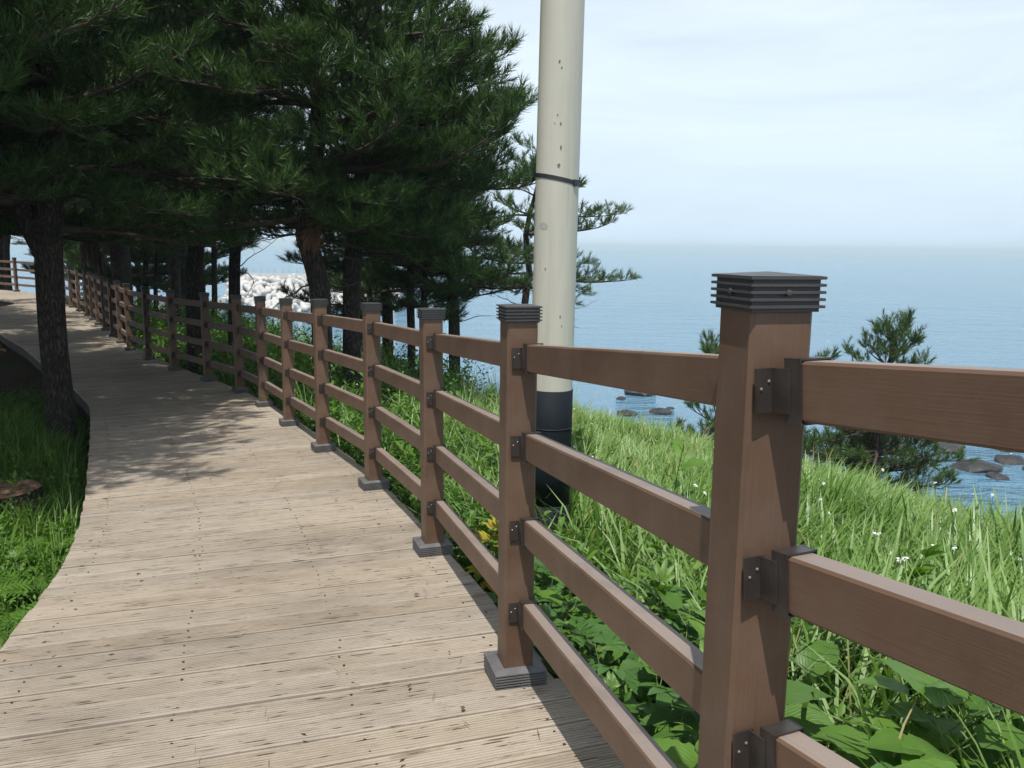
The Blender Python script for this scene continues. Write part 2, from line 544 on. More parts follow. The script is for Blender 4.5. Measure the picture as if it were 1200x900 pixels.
def sea_mat():
    m, n, l, p = new_mat('sea_water')
    tc = n.new('ShaderNodeTexCoord')
    big = noise(n, l, 0.006, 4, 0.6, tc.outputs['Object'], (1, 2.2, 1))
    r = ramp(n, [(0.3, (0.115, 0.255, 0.375)), (0.7, (0.150, 0.300, 0.425))])
    l.new(big.outputs['Fac'], r.inputs['Fac'])
    l.new(r.outputs['Color'], p.inputs['Base Color'])
    p.inputs['Roughness'].default_value = 0.07
    p.inputs['IOR'].default_value = 1.33
    w1 = noise(n, l, 0.55, 5, 0.62, tc.outputs['Object'], (0.75, 1.5, 1))
    w2 = noise(n, l, 0.09, 3, 0.5, tc.outputs['Object'], (0.8, 1.6, 1))
    s = n.new('ShaderNodeMath'); s.operation = 'MULTIPLY_ADD'; s.inputs[1].default_value = 2.2
    l.new(w2.outputs['Fac'], s.inputs[0]); l.new(w1.outputs['Fac'], s.inputs[2])
    bump(n, l, p, s.outputs[0], 1.0, 1.8)
    return m
M['sea'] = sea_mat()
M['rock'] = simple('wet_dark_rock', (0.010, 0.010, 0.010), (0.042, 0.039, 0.037), 3.0, 0.6, 0.8, 0.08)
M['stone'] = simple('grey_stone', (0.12, 0.12, 0.12), (0.28, 0.27, 0.26), 8.0, 0.9, 0.6, 0.02)
M['concrete'] = simple('pale_concrete', (0.44, 0.43, 0.41), (0.62, 0.61, 0.59), 0.6, 0.9, 0.2, 0.05)
M['concrete2'] = simple('grey_concrete', (0.30, 0.30, 0.29), (0.42, 0.42, 0.41), 0.5, 0.9, 0.2, 0.05)
M['rail_metal'] = simple('breakwater_rail', (0.35, 0.37, 0.39), (0.45, 0.47, 0.5), 3, 0.5, 0.0, metal=0.3)
M['cut'] = simple('cut_wood', (0.085, 0.042, 0.028), (0.23, 0.12, 0.08), 16, 0.9, 0.8, 0.02)

def pole_mat():
    m, n, l, p = new_mat('cream_pole_paint')
    tc = n.new('ShaderNodeTexCoord')
    t = noise(n, l, 1.0, 5, 0.65, tc.outputs['Object'], (9, 9, 0.7))
    r = ramp(n, [(0.25, (0.42, 0.41, 0.345)), (0.5, (0.50, 0.49, 0.415)), (0.8, (0.54, 0.53, 0.46))])
    l.new(t.outputs['Fac'], r.inputs['Fac'])
    sp = noise(n, l, 38.0, 3, 0.6, tc.outputs['Object'], (1, 1, 0.5))
    spr = ramp(n, [(0.70, (1, 1, 1)), (0.76, (0.62, 0.58, 0.52))])
    l.new(sp.outputs['Fac'], spr.inputs['Fac'])
    c = mixc(n, l, r.outputs['Color'], spr.outputs['Color'], 0.8, 'MULTIPLY')
    run = noise(n, l, 1.0, 4, 0.6, tc.outputs['Object'], (42, 42, 1.6))
    rnr = ramp(n, [(0.60, (1, 1, 1)), (0.72, (0.84, 0.80, 0.73))])
    l.new(run.outputs['Fac'], rnr.inputs['Fac'])
    c = mixc(n, l, c, rnr.outputs['Color'], 0.8, 'MULTIPLY')
    l.new(c, p.inputs['Base Color'])
    p.inputs['Roughness'].default_value = 0.42
    t3 = noise(n, l, 5.0, 3, 0.5, tc.outputs['Object'])
    bump(n, l, p, t3.outputs['Fac'], 0.15, 0.01)
    return m
M['pole'] = pole_mat()
M['sleeve'] = simple('black_rubber_sleeve', (0.005, 0.008, 0.011), (0.012, 0.017, 0.022), 5, 0.7, 0.15, 0.006, spec=0.15)
M['strap'] = simple('black_strap', (0.012, 0.012, 0.016), (0.03, 0.03, 0.035), 20, 0.5, 0.0)
M['chip'] = simple('bare_patch', (0.28, 0.31, 0.29), (0.42, 0.44, 0.40), 30, 0.7, 0.2)
M['chip2'] = simple('dark_chip', (0.10, 0.085, 0.07), (0.2, 0.17, 0.14), 40, 0.8, 0.2)

# ------------------------------------------------------------------ layout of the walk
YZ = np.array([(-4, -0.85), (-1, -1.05), (0, -1.1), (1.17, -1.23), (2.5, -1.37), (3.92, -1.49), (5.25, -1.56), (6.45, -1.62), (7.74, -1.70),
               (9, -1.765), (10.1, -1.82), (11.1, -1.86), (12.4, -1.90), (13.6, -1.92), (15, -1.94), (18, -1.97), (22, -1.97), (26, -1.92),
               (29, -1.85), (32, -1.75), (40, -1.6)])
def zdeck(y):
    return np.interp(y, YZ[:, 0], YZ[:, 1]) + ZC

POSTS = [(2.30, -2.60), (1.62, -1.38), (0.94, -0.13), (0.355, 1.17), (0.02, 2.50), (-0.38, 3.92), (-0.89, 5.24), (-1.49, 6.46), (-2.10, 7.73),
         (-2.71, 8.98), (-3.34, 10.12), (-4.12, 11.19), (-5.05, 12.36), (-5.96, 13.58), (-6.85, 14.87)]
_tail = [(-6.85, 14.87), (-8.3, 17.3), (-9.75, 19.65), (-11.3, 22.2), (-13.4, 25.2), (-16.3, 29.05), (-17.6, 29.82), (-20.1, 31.2)]
def _resample(pts, step):
    pts = [np.array(p, float) for p in pts]
    out, acc = [], 0.0
    for a, b in zip(pts[:-1], pts[1:]):
        L = np.linalg.norm(b - a)
        t = step - acc
        while t <= L:
            out.append(tuple(a + (b - a) * t / L))
            t += step
        acc = L - (t - step)
    return out
_t1 = _resample(_tail[:6], 1.42)
if np.hypot(_t1[-1][0] + 16.3, _t1[-1][1] - 29.05) < 0.7:
    _t1 = _t1[:-1]
POSTS = POSTS + _t1 + [(-16.3, 29.05), (-17.62, 29.8), (-18.9, 30.5), (-20.1, 31.2)]

def catmull(pts, n=12):
    P = [np.array(p, float) for p in pts]
    P = [2 * P[0] - P[1]] + P + [2 * P[-1] - P[-2]]
    out = []
    for i in range(1, len(P) - 2):
        p0, p1, p2, p3 = P[i - 1:i + 3]
        for k in range(n):
            t = k / n
            out.append(0.5 * ((2 * p1) + (-p0 + p2) * t + (2 * p0 - 5 * p1 + 4 * p2 - p3) * t * t + (-p0 + 3 * p1 - 3 * p2 + p3) * t ** 3))
    out.append(P[-2])
    return np.array(out)

# gently smoothed line of the fence (posts stay where they are)
_sm = np.array(POSTS)
for _ in range(2):
    _sm[1:-1] = _sm[1:-1] * 0.5 + (_sm[:-2] + _sm[2:]) * 0.25
LINE = catmull([tuple(p) for p in _sm], 10)
_ext0 = LINE[0] + (LINE[0] - LINE[1]) / np.linalg.norm(LINE[0] - LINE[1]) * 25
_ext1 = LINE[-1] + (LINE[-1] - LINE[-2]) / np.linalg.norm(LINE[-1] - LINE[-2]) * 60
_dir0 = np.array([0.35, -0.94])
LINEX = np.vstack([LINE[0] + _dir0 * 40, LINE, _ext1])

def side(x, y):
    """signed distance to the fence line (+ seaward) and the y of the nearest point"""
    x = np.asarray(x, float).ravel(); y = np.asarray(y, float).ravel()
    best = np.full(x.shape, 1e18); u = np.zeros_like(x); yy = np.zeros_like(x)
    for a, b in zip(LINEX[:-1], LINEX[1:]):
        d = b - a; L2 = d @ d
        if L2 < 1e-12: continue
        t = np.clip(((x - a[0]) * d[0] + (y - a[1]) * d[1]) / L2, 0, 1)
        px, py = a[0] + d[0] * t, a[1] + d[1] * t
        q = (x - px) ** 2 + (y - py) ** 2
        w = q < best
        best = np.where(w, q, best)
        cr = d[1] * (x - px) - d[0] * (y - py)
        u = np.where(w, np.sign(cr) * np.sqrt(q), u)
        yy = np.where(w, py, yy)
    return u, yy

GU = np.array([(-60, 3.0), (-20, 0.9), (-8, 0.05), (-4, -0.16), (-2.3, -0.30), (-1.9, -0.42), (0.1, -0.42), (0.6, -0.34), (2.2, -0.42), (3.2, -0.50), (4.6, -0.86),
               (6.8, -1.85), (9.5, -2.5), (12, -3.6), (17, -8.0), (24, -11.5), (34, -15), (200, -40)])
def ground(x, y):
    x = np.asarray(x, float); y = np.asarray(y, float)
    u, yy = side(x, y)
    g = np.interp(u, GU[:, 0], GU[:, 1])
    w = np.clip((np.abs(u + 0.9) - 1.0) / 1.5, 0, 1)
    g = g + w * (0.07 * np.sin(x.ravel() * 1.9 + 1.3) * np.cos(y.ravel() * 1.4) + 0.05 * np.sin(x.ravel() * 4.1 + y.ravel() * 3.3))
    return np.maximum(zdeck(yy) + g, -3.0).reshape(x.shape)

LEFT = np.array([(2.0, -6.0), (0.3, -3.2), (-0.6, -0.8), (-1.08, 0.6), (-1.5, 1.9), (-1.80, 2.76), (-2.13, 3.8), (-2.55, 4.8), (-3.12, 5.98), (-4.22, 8.2), (-4.95, 9.55),
                 (-6.33, 11.6), (-7.4, 13.05), (-9.1, 15.4), (-10.93, 17.75), (-13.1, 20.9), (-14.7, 23.6), (-15.1, 25.4), (-16.5, 26.7), (-18.6, 28.2), (-21.5, 29.6)])
LEFTC = catmull([tuple(p) for p in LEFT], 12)
def inland(x, y):
    """signed distance beyond the inner edge of the walk (+ inland)"""
    x = np.asarray(x, float).ravel(); y = np.asarray(y, float).ravel()
    best = np.full(x.shape, 1e18); u = np.zeros_like(x)
    for a, b in zip(LEFTC[:-1:2], LEFTC[2::2]):
        d = b - a
        t = np.clip(((x - a[0]) * d[0] + (y - a[1]) * d[1]) / (d @ d), 0, 1)
        px, py = a[0] + d[0] * t, a[1] + d[1] * t
        q = (x - px) ** 2 + (y - py) ** 2
        w = q < best
        best = np.where(w, q, best)
        cr = d[1] * (x - px) - d[0] * (y - py)
        u = np.where(w, -np.sign(cr) * np.sqrt(q), u)
    return u

# ------------------------------------------------------------------ ground, sea
def build_ground():
    xs = np.concatenate([np.arange(-90, -22, 3.0), np.arange(-22, 14, 0.3), np.arange(14, 60, 2.0)])
    ys = np.concatenate([np.arange(-30, -3, 2.0), np.arange(-3, 20, 0.3), np.arange(20, 42, 0.7), np.arange(42, 110, 3.0)])
    X, Y = np.meshgrid(xs, ys)
    Z = ground(X, Y)
    V = np.stack([X, Y, Z], -1).reshape(-1, 3)
    nx, ny = len(xs), len(ys)
    i, j = np.meshgrid(np.arange(nx - 1), np.arange(ny - 1))
    a = (j * nx + i).ravel()
    Fc = np.stack([a, a + 1, a + 1 + nx, a + nx], 1)
    o = np_mesh('ground', V, Fc, M['ground'], None, True)
    tag(o, 'dark soil of the coastal slope under the plants', 'ground', kind='structure')
build_ground()

def build_sea():
    rs = np.concatenate([[0], np.geomspace(8, 16000, 46)])
    na = 96
    V = [(0, 0, 0)]
    for r in rs[1:]:
        for k in range(na):
            t = 2 * math.pi * k / na
            V.append((r * math.cos(t), 40 + r * math.sin(t), 0))
    tri = [(0, 1 + k, 1 + (k + 1) % na) for k in range(na)]
    quads = []
    for i in range(len(rs) - 2):
        b0, b1 = 1 + i * na, 1 + (i + 1) * na
        for k in range(na):
            k2 = (k + 1) % na
            quads.append((b0 + k, b1 + k, b1 + k2, b0 + k2))
    me = bpy.data.meshes.new('sea')
    me.from_pydata(V, [], tri + quads)
    me.materials.append(M['sea'])
    o = link(bpy.data.objects.new('sea', me))
    tag(o, 'calm hazy blue sea out to the horizon', 'sea', kind='structure')
build_sea()

# ------------------------------------------------------------------ boardwalk
def left_width(p, nrm):
    """distance from p across the walk (along -nrm) to the left edge polyline"""
    best = None
    d = -nrm
    for a, b in zip(LEFTC[:-1], LEFTC[1:]):
        e = b - a
        den = d[0] * e[1] - d[1] * e[0]
        if abs(den) < 1e-9: continue
        w = a - p
        t = (w[0] * e[1] - w[1] * e[0]) / den
        s = (w[0] * d[1] - w[1] * d[0]) / den
        if 0 <= s <= 1 and t > 0.5 and (best is None or t < best):
            best = t
    return best

def build_deck():
    seg = np.linalg.norm(np.diff(LINE, axis=0), axis=1)
    S = np.concatenate([[0], np.cumsum(seg)])
    def at(s):
        i = min(max(np.searchsorted(S, s) - 1, 0), len(seg) - 1)
        t = (s - S[i]) / max(seg[i], 1e-9)
        p = LINE[i] + (LINE[i + 1] - LINE[i]) * t
        j0, j1 = max(i - 8, 0), min(i + 9, len(LINE) - 1)
        d = LINE[j1] - LINE[j0]
        d = d / np.linalg.norm(d)
        return p, d, np.array([d[1], -d[0]])
    pitch, gap, thick = 0.146, 0.010, 0.032
    # supporting beams under the planks
    root_mb = MB()
    N = int((S[-1]) / pitch)
    st = []
    lastw = 1.9
    for k in range(N + 1):
        p, d, nrm = at(k * pitch)
        w = left_width(p, nrm)
        if w is None or w > 3.0 or abs(w - lastw) > 0.3:
            w = lastw
        lastw = w
        z = float(zdeck(p[1]))
        st.append((p, nrm, w, z))
    for off in ('R', 'L', 'C'):
        pts = []
        for k in range(0, N + 1, 4):
            p, nrm, w, z = st[k]
            q = p + nrm * (0.06 if off == 'R' else (-(w - 0.07) if off == 'L' else -w / 2))
            pts.append((q[0], q[1], z))
        for a, b in zip(pts[:-1], pts[1:]):
            a, b = Vector(a), Vector(b)
            c = (a + b) / 2
            dd = b - a
            rot = Matrix.Rotation(math.atan2(dd.y, dd.x), 3, 'Z') @ Matrix.Rotation(-math.atan2(dd.z, math.hypot(dd.x, dd.y)), 3, 'Y')
            root_mb.box((c.x, c.y, c.z - thick - 0.098), (dd.length + 0.004, 0.06, 0.18), rot)
    root = root_mb.build('boardwalk', M['beam'])
    tag(root, 'weathered grey timber boardwalk of ribbed cross planks', 'boardwalk', kind='structure')
    nails = MB()
    rr = random.Random(3)
    for k in range(N):
        pa, na_, wa, za = st[k]
        pb, nb_, wb, zb = st[k + 1]
        y = pa[1]
        rag_l = rr.uniform(-0.005, 0.005)
        rag_r = rr.uniform(-0.008, 0.008)
        R0 = Vector((*(pa + na_ * (0.13 + rag_r)), za)); R1 = Vector((*(pb + nb_ * (0.13 + rag_r)), zb))
        L0 = Vector((*(pa - na_ * (wa + rag_l)), za)); L1 = Vector((*(pb - nb_ * (wb + rag_l)), zb))
        dR = (R1 - R0); dL = (L1 - L0)
        wR, wL = dR.length, dL.length
        gR, gL = gap / max(wR, .02) / 2, gap / max(wL, .02) / 2
        # cross-section profile: t across the plank 0..1, depth
        prof = []
        near = y < 7.5
        prof.append((0.0, -thick)); prof.append((0.0, -0.0012)); prof.append((0.008, 0.0))
        if near:
            ng = 9
            for i in range(ng):
                c0 = 0.07 + (i + 0.5) * 0.86 / ng
                hw = 0.024
                prof += [(c0 - hw, 0.0), (c0 - hw * 0.45, -0.0065), (c0 + hw * 0.45, -0.0065), (c0 + hw, 0.0)]
        prof += [(0.992, 0.0), (1.0, -0.0012), (1.0, -thick)]
        mb = MB()
        vsx, uvp = [], []
        dz = rr.uniform(-0.002, 0.002)
        tiltL, tiltR = rr.uniform(-0.002, 0.002), rr.uniform(-0.002, 0.002)
        ctr = (R0 + R1 + L0 + L1) / 4
        for (e0, dd, g, ln, tl) in ((L0, dL, gL, 0.0, tiltL), (R0, dR, gR, (R0 - L0).length, tiltR)):
            for (t, h) in prof:
                tt = g + (1 - 2 * g) * t
                q = e0 + dd * tt
                vsx.append((q.x - ctr.x, q.y - ctr.y, q.z + h + dz + tl - ctr.z))
                uvp.append((ln, t * 0.14))
        m = len(prof)
        fs, us = [], []
        for i in range(m - 1):
            f = (i, i + m, i + m + 1, i + 1)
            fs.append(f); us.append([uvp[q] for q in f])
        for f in (tuple(range(m)), tuple(reversed(range(m, 2 * m))), (0, m - 1, 2 * m - 1, m)):
            fs.append(f); us.append([uvp[q] for q in f])
        mb.add(vsx, fs, us)
        o = mb.build('plank', M['deck'], root)
        o.location = ctr
        # nail heads over the three beams
        if y < 11:
            for frac in (0.075, 0.35, 0.64, 0.93):
                for tt in (0.26, 0.74):
                    if rr.random() < 0.3: continue
                    fj = frac + rr.uniform(-0.004, 0.004)
                    q = (L0.lerp(R0, fj)).lerp(L1.lerp(R1, fj), tt + rr.uniform(-.04, .04))
                    r0 = rr.uniform(0.0026, 0.0042)
                    nv = [(q.x + r0 * math.cos(a) * 1.25, q.y + r0 * math.sin(a), q.z + dz + 0.0022) for a in [i * math.pi / 3 for i in range(6)]]
                    nv += [(a, b, c - 0.006) for a, b, c in nv]
                    nails.add(nv, [(0, 1, 2, 3, 4, 5)] + [(i, i + 6, (i + 1) % 6 + 6, (i + 1) % 6) for i in range(6)])
    no = nails.build('nail_heads', M['nail'], root)
    no['kind'] = 'stuff'
build_deck()

# ------------------------------------------------------------------ fence
PW, PH = 0.094, 1.20
RT, RH = 0.046, 0.080
RAIL_Z = [0.240, 0.506, 0.771, 1.037]           # rail centres above the deck
def ribbed(mb, half, z0, z1, n, proud):
    """square sleeve with n horizontal ribs"""
    prof = []
    h = (z1 - z0) / n
    for i in range(n):
        b = z0 + i * h
        prof += [(half, b), (half, b + h * 0.5), (half + proud, b + h * 0.56), (half + proud, b + h * 0.94), (half, b + h)]
    pts, fs = [], []
    for (r, z) in prof:
        pts += [(-r, -r, z), (r, -r, z), (r, r, z), (-r, r, z)]
    for i in range(len(prof) - 1):
        for k in range(4):
            k2 = (k + 1) % 4
            fs.append((i * 4 + k, i * 4 + k2, i * 4 + 4 + k2, i * 4 + 4 + k))
    mb.add(pts, fs)
    return prof[-1]

def post_meshes():
    # shaft with softened edges
    h, b = PW / 2, 0.006
    ring = [(-h + b, -h), (h - b, -h), (h, -h + b), (h, h - b), (h - b, h), (-h + b, h), (-h, h - b), (-h, -h + b)]
    mb = MB()
    v = [(x, y, 0.0) for x, y in ring] + [(x, y, PH - 0.03) for x, y in ring]
    fs, us = [], []
    per = 0
    for k in range(8):
        k2 = (k + 1) % 8
        L = math.hypot(ring[k2][0] - ring[k][0], ring[k2][1] - ring[k][1])
        fs.append((k, k2, 8 + k2, 8 + k)); us.append([(0, per), (0, per + L), (PH, per + L), (PH, per)])
        per += L
    fs.append(tuple(range(8, 16))); us.append([(0, 0)] * 8)
    mb.add(v, fs, us)
    shaft = mb.mesh('post')
    shaft.materials.append(M['brown'])
    mb = MB()
    hc = PW / 2 + 0.0035
    ribbed(mb, hc, PH - 0.054, PH - 0.006, 5, 0.0058)
    t = hc + 0.0058
    mb.add([(-t, -t, PH - 0.006), (t, -t, PH - 0.006), (t, t, PH - 0.006), (-t, t, PH - 0.006), (0, 0, PH - 0.001)], [(0, 1, 4), (1, 2, 4), (2, 3, 4), (3, 0, 4)])
    mb.add([(-hc, -hc, PH - 0.054), (hc, -hc, PH - 0.054), (hc, hc, PH - 0.054), (-hc, hc, PH - 0.054)], [(3, 2, 1, 0)])
    # boss of the fixing screw on two faces
    for sx, sy in ((0, -1), (-1, 0)):
        pts = []
        for rr_, dep in ((0.0042, 0.001), (0.0042, 0.0068), (0.002, 0.0074)):
            for k in range(10):
                a = 2 * math.pi * k / 10
                if sx == 0:
                    pts.append((rr_ * math.cos(a), sy * (hc + dep), PH - 0.028 + rr_ * math.sin(a)))
                else:
                    pts.append((sx * (hc + dep), rr_ * math.cos(a), PH - 0.028 + rr_ * math.sin(a)))
        fs = [(i * 10 + k, i * 10 + (k + 1) % 10, i * 10 + 10 + (k + 1) % 10, i * 10 + 10 + k) for i in range(2) for k in range(10)]
        mb.add(pts, fs + [tuple(range(20, 30))])
    cap = mb.mesh('post_cap'); cap.materials.append(M['cap'])
    mb = MB()
    hs = 0.078
    ribbed(mb, hs, 0.003, 0.056, 6, 0.005)
    i0, i1 = hs + 0.0, PW / 2 + 0.001
    top = [(-i0, -i0, .056), (i0, -i0, .056), (i0, i0, .056), (-i0, i0, .056), (-i1, -i1, .0615), (i1, -i1, .0615), (i1, i1, .0615), (-i1, i1, .0615)]
    mb.add(top, [(k, (k + 1) % 4, 4 + (k + 1) % 4, 4 + k) for k in range(4)])
    skirt = mb.mesh('base_skirt'); skirt.materials.append(M['skirt'])
    return shaft, cap, skirt

def rail_mesh(L):
    b = 0.004
    h, w = RH / 2, RT / 2
    ring = [(-w + b, -h), (w - b, -h), (w, -h + b), (w, h - b), (w - b, h), (-w + b, h), (-w, h - b), (-w, -h + b)]
    mb = MB()
    v = [(-L / 2, y, z) for y, z in ring] + [(L / 2, y, z) for y, z in ring]
    fs, us = [], []
    per = 0
    for k in range(8):
        k2 = (k + 1) % 8
        d = math.hypot(ring[k2][0] - ring[k][0], ring[k2][1] - ring[k][1])
        fs.append((k, k2, 8 + k2, 8 + k)); us.append([(0, per), (0, per + d), (L, per + d), (L, per)])
        per += d
    fs += [tuple(reversed(range(8))), tuple(range(8, 16))]
    us += [[(0, 0)] * 8, [(0, 0)] * 8]
    mb.add(v, fs, us)
    me = mb.mesh('rail'); me.materials.append(M['brown']); me.materials.append(M['lit_top'])
    me.polygons[4].material_index = 1  # top face gets the brown with the sheen painted in
    return me

def bracket_mesh():
    """U-shaped sleeve round a rail end (rail runs along +x from 0) and the angle plate screwed to the post; path side is +y"""
    mb = MB()
    t = 0.0025
    w, h, ln = RT / 2 + 0.0012, RH / 2 + 0.0012, 0.030
    mb.box((ln / 2, w + t / 2, 0), (ln, t, 2 * h + 2 * t))
    mb.box((ln / 2, -w - t / 2, 0), (ln, t, 2 * h + 2 * t))
    mb.box((ln / 2, 0, h + t / 2), (ln, 2 * w - 0.0004, t))
    mb.box((ln / 2, 0, -h - t / 2), (ln, 2 * w - 0.0004, t))
    mb.box((-0.0222, w + 0.0145, 0.0), (0.003, 0.034, 0.060))
    mb.box((-0.0045, w + t + 0.0015, 0.0), (0.032, 0.0028, 0.060))
    me = mb.mesh('rail_bracket'); me.materials.append(M['bracket'])
    mb = MB()
    for (y, z) in ((w + 0.0235, 0.002), (w + 0.0105, 0.012)):
        pts = []
        for rr_, dx in ((0.0024, -0.0207), (0.0024, -0.0192), (0.0012, -0.0182)):
            for k in range(8):
                a = 2 * math.pi * k / 8
                pts.append((dx, y + rr_ * math.cos(a), z + rr_ * math.sin(a)))
        mb.add(pts, [(i * 8 + k, i * 8 + (k + 1) % 8, i * 8 + 8 + (k + 1) % 8, i * 8 + 8 + k) for i in range(2) for k in range(8)] + [tuple(range(16, 24))])
    sm = mb.mesh('bracket_screws'); sm.materials.append(M['screw'])
    return me, sm

def build_fence():
    root = empty('boardwalk_fence', (POSTS[4][0], POSTS[4][1], float(zdeck(POSTS[4][1]))))
    tag(root, 'brown four-rail post fence with dark ribbed caps beside the boardwalk', 'fence')
    o0 = Vector(root.location)
    shaft, cap, skirt = post_meshes()
    brk, scr = bracket_mesh()
    n = len(POSTS)
    P = [Vector((x, y, float(zdeck(y)))) for x, y in POSTS]
    for i in range(n):
        if i == 0: d = P[1] - P[0]
        elif i == n - 1: d = P[-1] - P[-2]
        elif i == 3: d = P[4] - P[3]
        else: d = (P[i + 1] - P[i]).normalized() + (P[i] - P[i - 1]).normalized() * 0.6
        rz = math.atan2(d.y, d.x) - math.pi / 2
        o = link(bpy.data.objects.new('post', shaft), root)
        o.location = P[i] - o0
        o.rotation_euler = (random.uniform(-.004, .004), random.uniform(-.004, .004), rz)
        link(bpy.data.objects.new('post_cap', cap), o)
        link(bpy.data.objects.new('base_skirt', skirt), o)
    for i in range(n - 1):
        a, b = P[i], P[i + 1]
        dh = Vector((b.x - a.x, b.y - a.y, 0))
        L = dh.length
        e = dh / L
        out = Vector((e.y, -e.x, 0)) * (0.021 if i != 2 else 0.002)
        L2 = L - PW - 0.050
        sl_ = math.atan2(b.z - a.z, L)
        me = rail_mesh(L2 / math.cos(sl_))
        rz = math.atan2(e.y, e.x)
        for z in RAIL_Z:
            c = (a + b) / 2 + out + Vector((0, 0, z))
            r = link(bpy.data.objects.new('rail', me), root)
            r.location = c - o0
            r.rotation_euler = (0, -sl_, rz)
            hl = L2 / math.cos(sl_) / 2
            # bracket at the start end (path side is local +y)
            k1 = link(bpy.data.objects.new('rail_bracket', brk), r)
            k1.location = (-hl - 0.001, 0, 0)
            k2 = link(bpy.data.objects.new('rail_bracket', brk), r)
            k2.location = (hl + 0.001, 0, 0)
            k2.scale = (-1, 1, 1)
            if P[i].y < 5:
                s1 = link(bpy.data.objects.new('bracket_screws', scr), r); s1.location = k1.location
                s2 = link(bpy.data.objects.new('bracket_screws', scr), r); s2.location = k2.location; s2.scale = (-1, 1, 1)
build_fence()

# ------------------------------------------------------------------ pole
def build_pole():
    px, py = 0.205, 4.55
    gz = float(ground(np.array([px]), np.array([py]))[0]) - 0.12
    root = empty('utility_pole', (px, py, gz))
    tag(root, 'tall cream painted pole with black sleeve rising behind the fence', 'pole')
    root.rotation_euler = (0, math.radians(0.55), 0)
    eye = ZC - gz
    H = 6.6
    r0, r1 = 0.119, 0.108
    def rad(z): return r0 + (r1 - r0) * z / H
    def lathe(z0, z1, extra, n=40, m=6):
        mb = MB()
        zs = [z0 + (z1 - z0) * i / m for i in range(m + 1)]
        mb.tube([(0, 0, z) for z in zs], [rad(z) + extra for z in zs], n)
        return mb
    zs_top = eye - 0.775          # top of the black sleeve
    lathe(0, H, 0, 40, 14).build('shaft', M['pole'], root, True)
    z_sb = eye - 1.42
    mb = lathe(z_sb, zs_top, 0.004, 40, 3)
    mb.build('rubber_sleeve', M['sleeve'], root, True)
    mb = lathe(0.02, z_sb - 0.004, 0.0025, 40, 3)
    mb.build('lower_sleeve', M['sleeve'], root, True)
    # cable tie round the sleeve
    zt = eye - 0.985
    pts = [(math.cos(a) * (rad(zt) + 0.0062), math.sin(a) * (rad(zt) + 0.0062), zt) for a in [i * 2 * math.pi / 40 for i in range(41)]]
    mb = MB(); mb.tube(pts, [0.0022] * 41, 6, False); mb.build('cable_tie', M['strap'], root, True)
    # strap: a tilted band
    zb = eye + 0.345
    mb = MB()
    v, f = [], []
    N = 48
    for i in range(N):
        a = 2 * math.pi * i / N
        z = zb - 0.022 * math.cos(a)
        rr_ = rad(z)
        for (dr, dz) in ((0.0008, -0.011), (0.003, -0.011), (0.003, 0.011), (0.0008, 0.011)):
            v.append(((rr_ + dr) * math.cos(a), (rr_ + dr) * math.sin(a), z + dz))
    for i in range(N):
        j = (i + 1) % N
        for k in range(4):
            k2 = (k + 1) % 4
            f.append((i * 4 + k, j * 4 + k, j * 4 + k2, i * 4 + k2))
    mb.add(v, f)
    st = mb.build('steel_strap', M['strap'], root)
    a = math.radians(-38)
    mb = MB()
    rot = Matrix.Rotation(a, 3, 'Z')
    mb.box(rot @ Vector((rad(zb) + 0.005, 0, zb - 0.022 * math.cos(a))), (0.009, 0.04, 0.032), rot)
    mb.build('strap_buckle', M['strap'], st)
    # chipped paint
    rr = random.Random(5)
    def chip(ang, z, w, h, mat):
        mb = MB()
        n = 9
        pts = []
        for k in range(n):
            t = 2 * math.pi * k / n
            q = rr.uniform(0.55, 1.05)
            aa = ang + math.cos(t) * w * q / rad(z)
            pts.append(((rad(z) + 0.0012) * math.cos(aa), (rad(z) + 0.0012) * math.sin(aa), z + math.sin(t) * h * q))
        pts.append(((rad(z) + 0.0016) * math.cos(ang), (rad(z) + 0.0016) * math.sin(ang), z))
        mb.add(pts, [(k, (k + 1) % n, n) for k in range(n)])
        mb.build('paint_chip', mat, root)
    chip(math.radians(-128), eye + 0.10, 0.032, 0.022, M['chip'])
    for (da, z, w, h) in ((-96, 0.92, .006, .012), (-90, 0.89, .005, .008), (-97, 0.66, .004, .006), (-88, 0.615, .005, .011), (-86, 0.50, .006, .016), (-90, 0.41, .011, .013), (-104, 0.62, .003, .006),
                          (-75, -0.37, .004, .012), (-70, -0.42, .003, .008), (-118, -0.12, .005, .01)):
        chip(math.radians(da), eye + z, w, h, M['chip2'])
build_pole()

# ------------------------------------------------------------------ pines
def tuft_protos(nneedle, axis, nl, nw, seed):
    """several brush-like shoots along +z; each needle one long triangle"""
    g = np.random.default_rng(seed)
    out = []
    for _ in range(5):
        t = g.uniform(0.0, 1.0, nneedle)
        az = g.uniform(0, 2 * np.pi, nneedle)
        sp = g.uniform(0.45, 1.05, nneedle) * (1.05 - 0.45 * t)     # spread angle, tighter at the tip
        L = nl * g.uniform(0.75, 1.15, nneedle)
        d = np.stack([np.sin(sp) * np.cos(az), np.sin(sp) * np.sin(az), np.cos(sp)], 1)
        b = np.stack([np.zeros(nneedle), np.zeros(nneedle), t * axis], 1)
        sd = np.stack([-np.sin(az), np.cos(az), np.zeros(nneedle)], 1)
        rot = g.uniform(-1, 1, nneedle)[:, None]
        up = np.cross(d, sd)
        sd = sd * np.cos(rot) + up * np.sin(rot)
        v = np.stack([b - sd * nw / 2, b + sd * nw / 2, b + d * L[:, None]], 1)     # (n,3,3)
        out.append(v)
    return np.array(out)

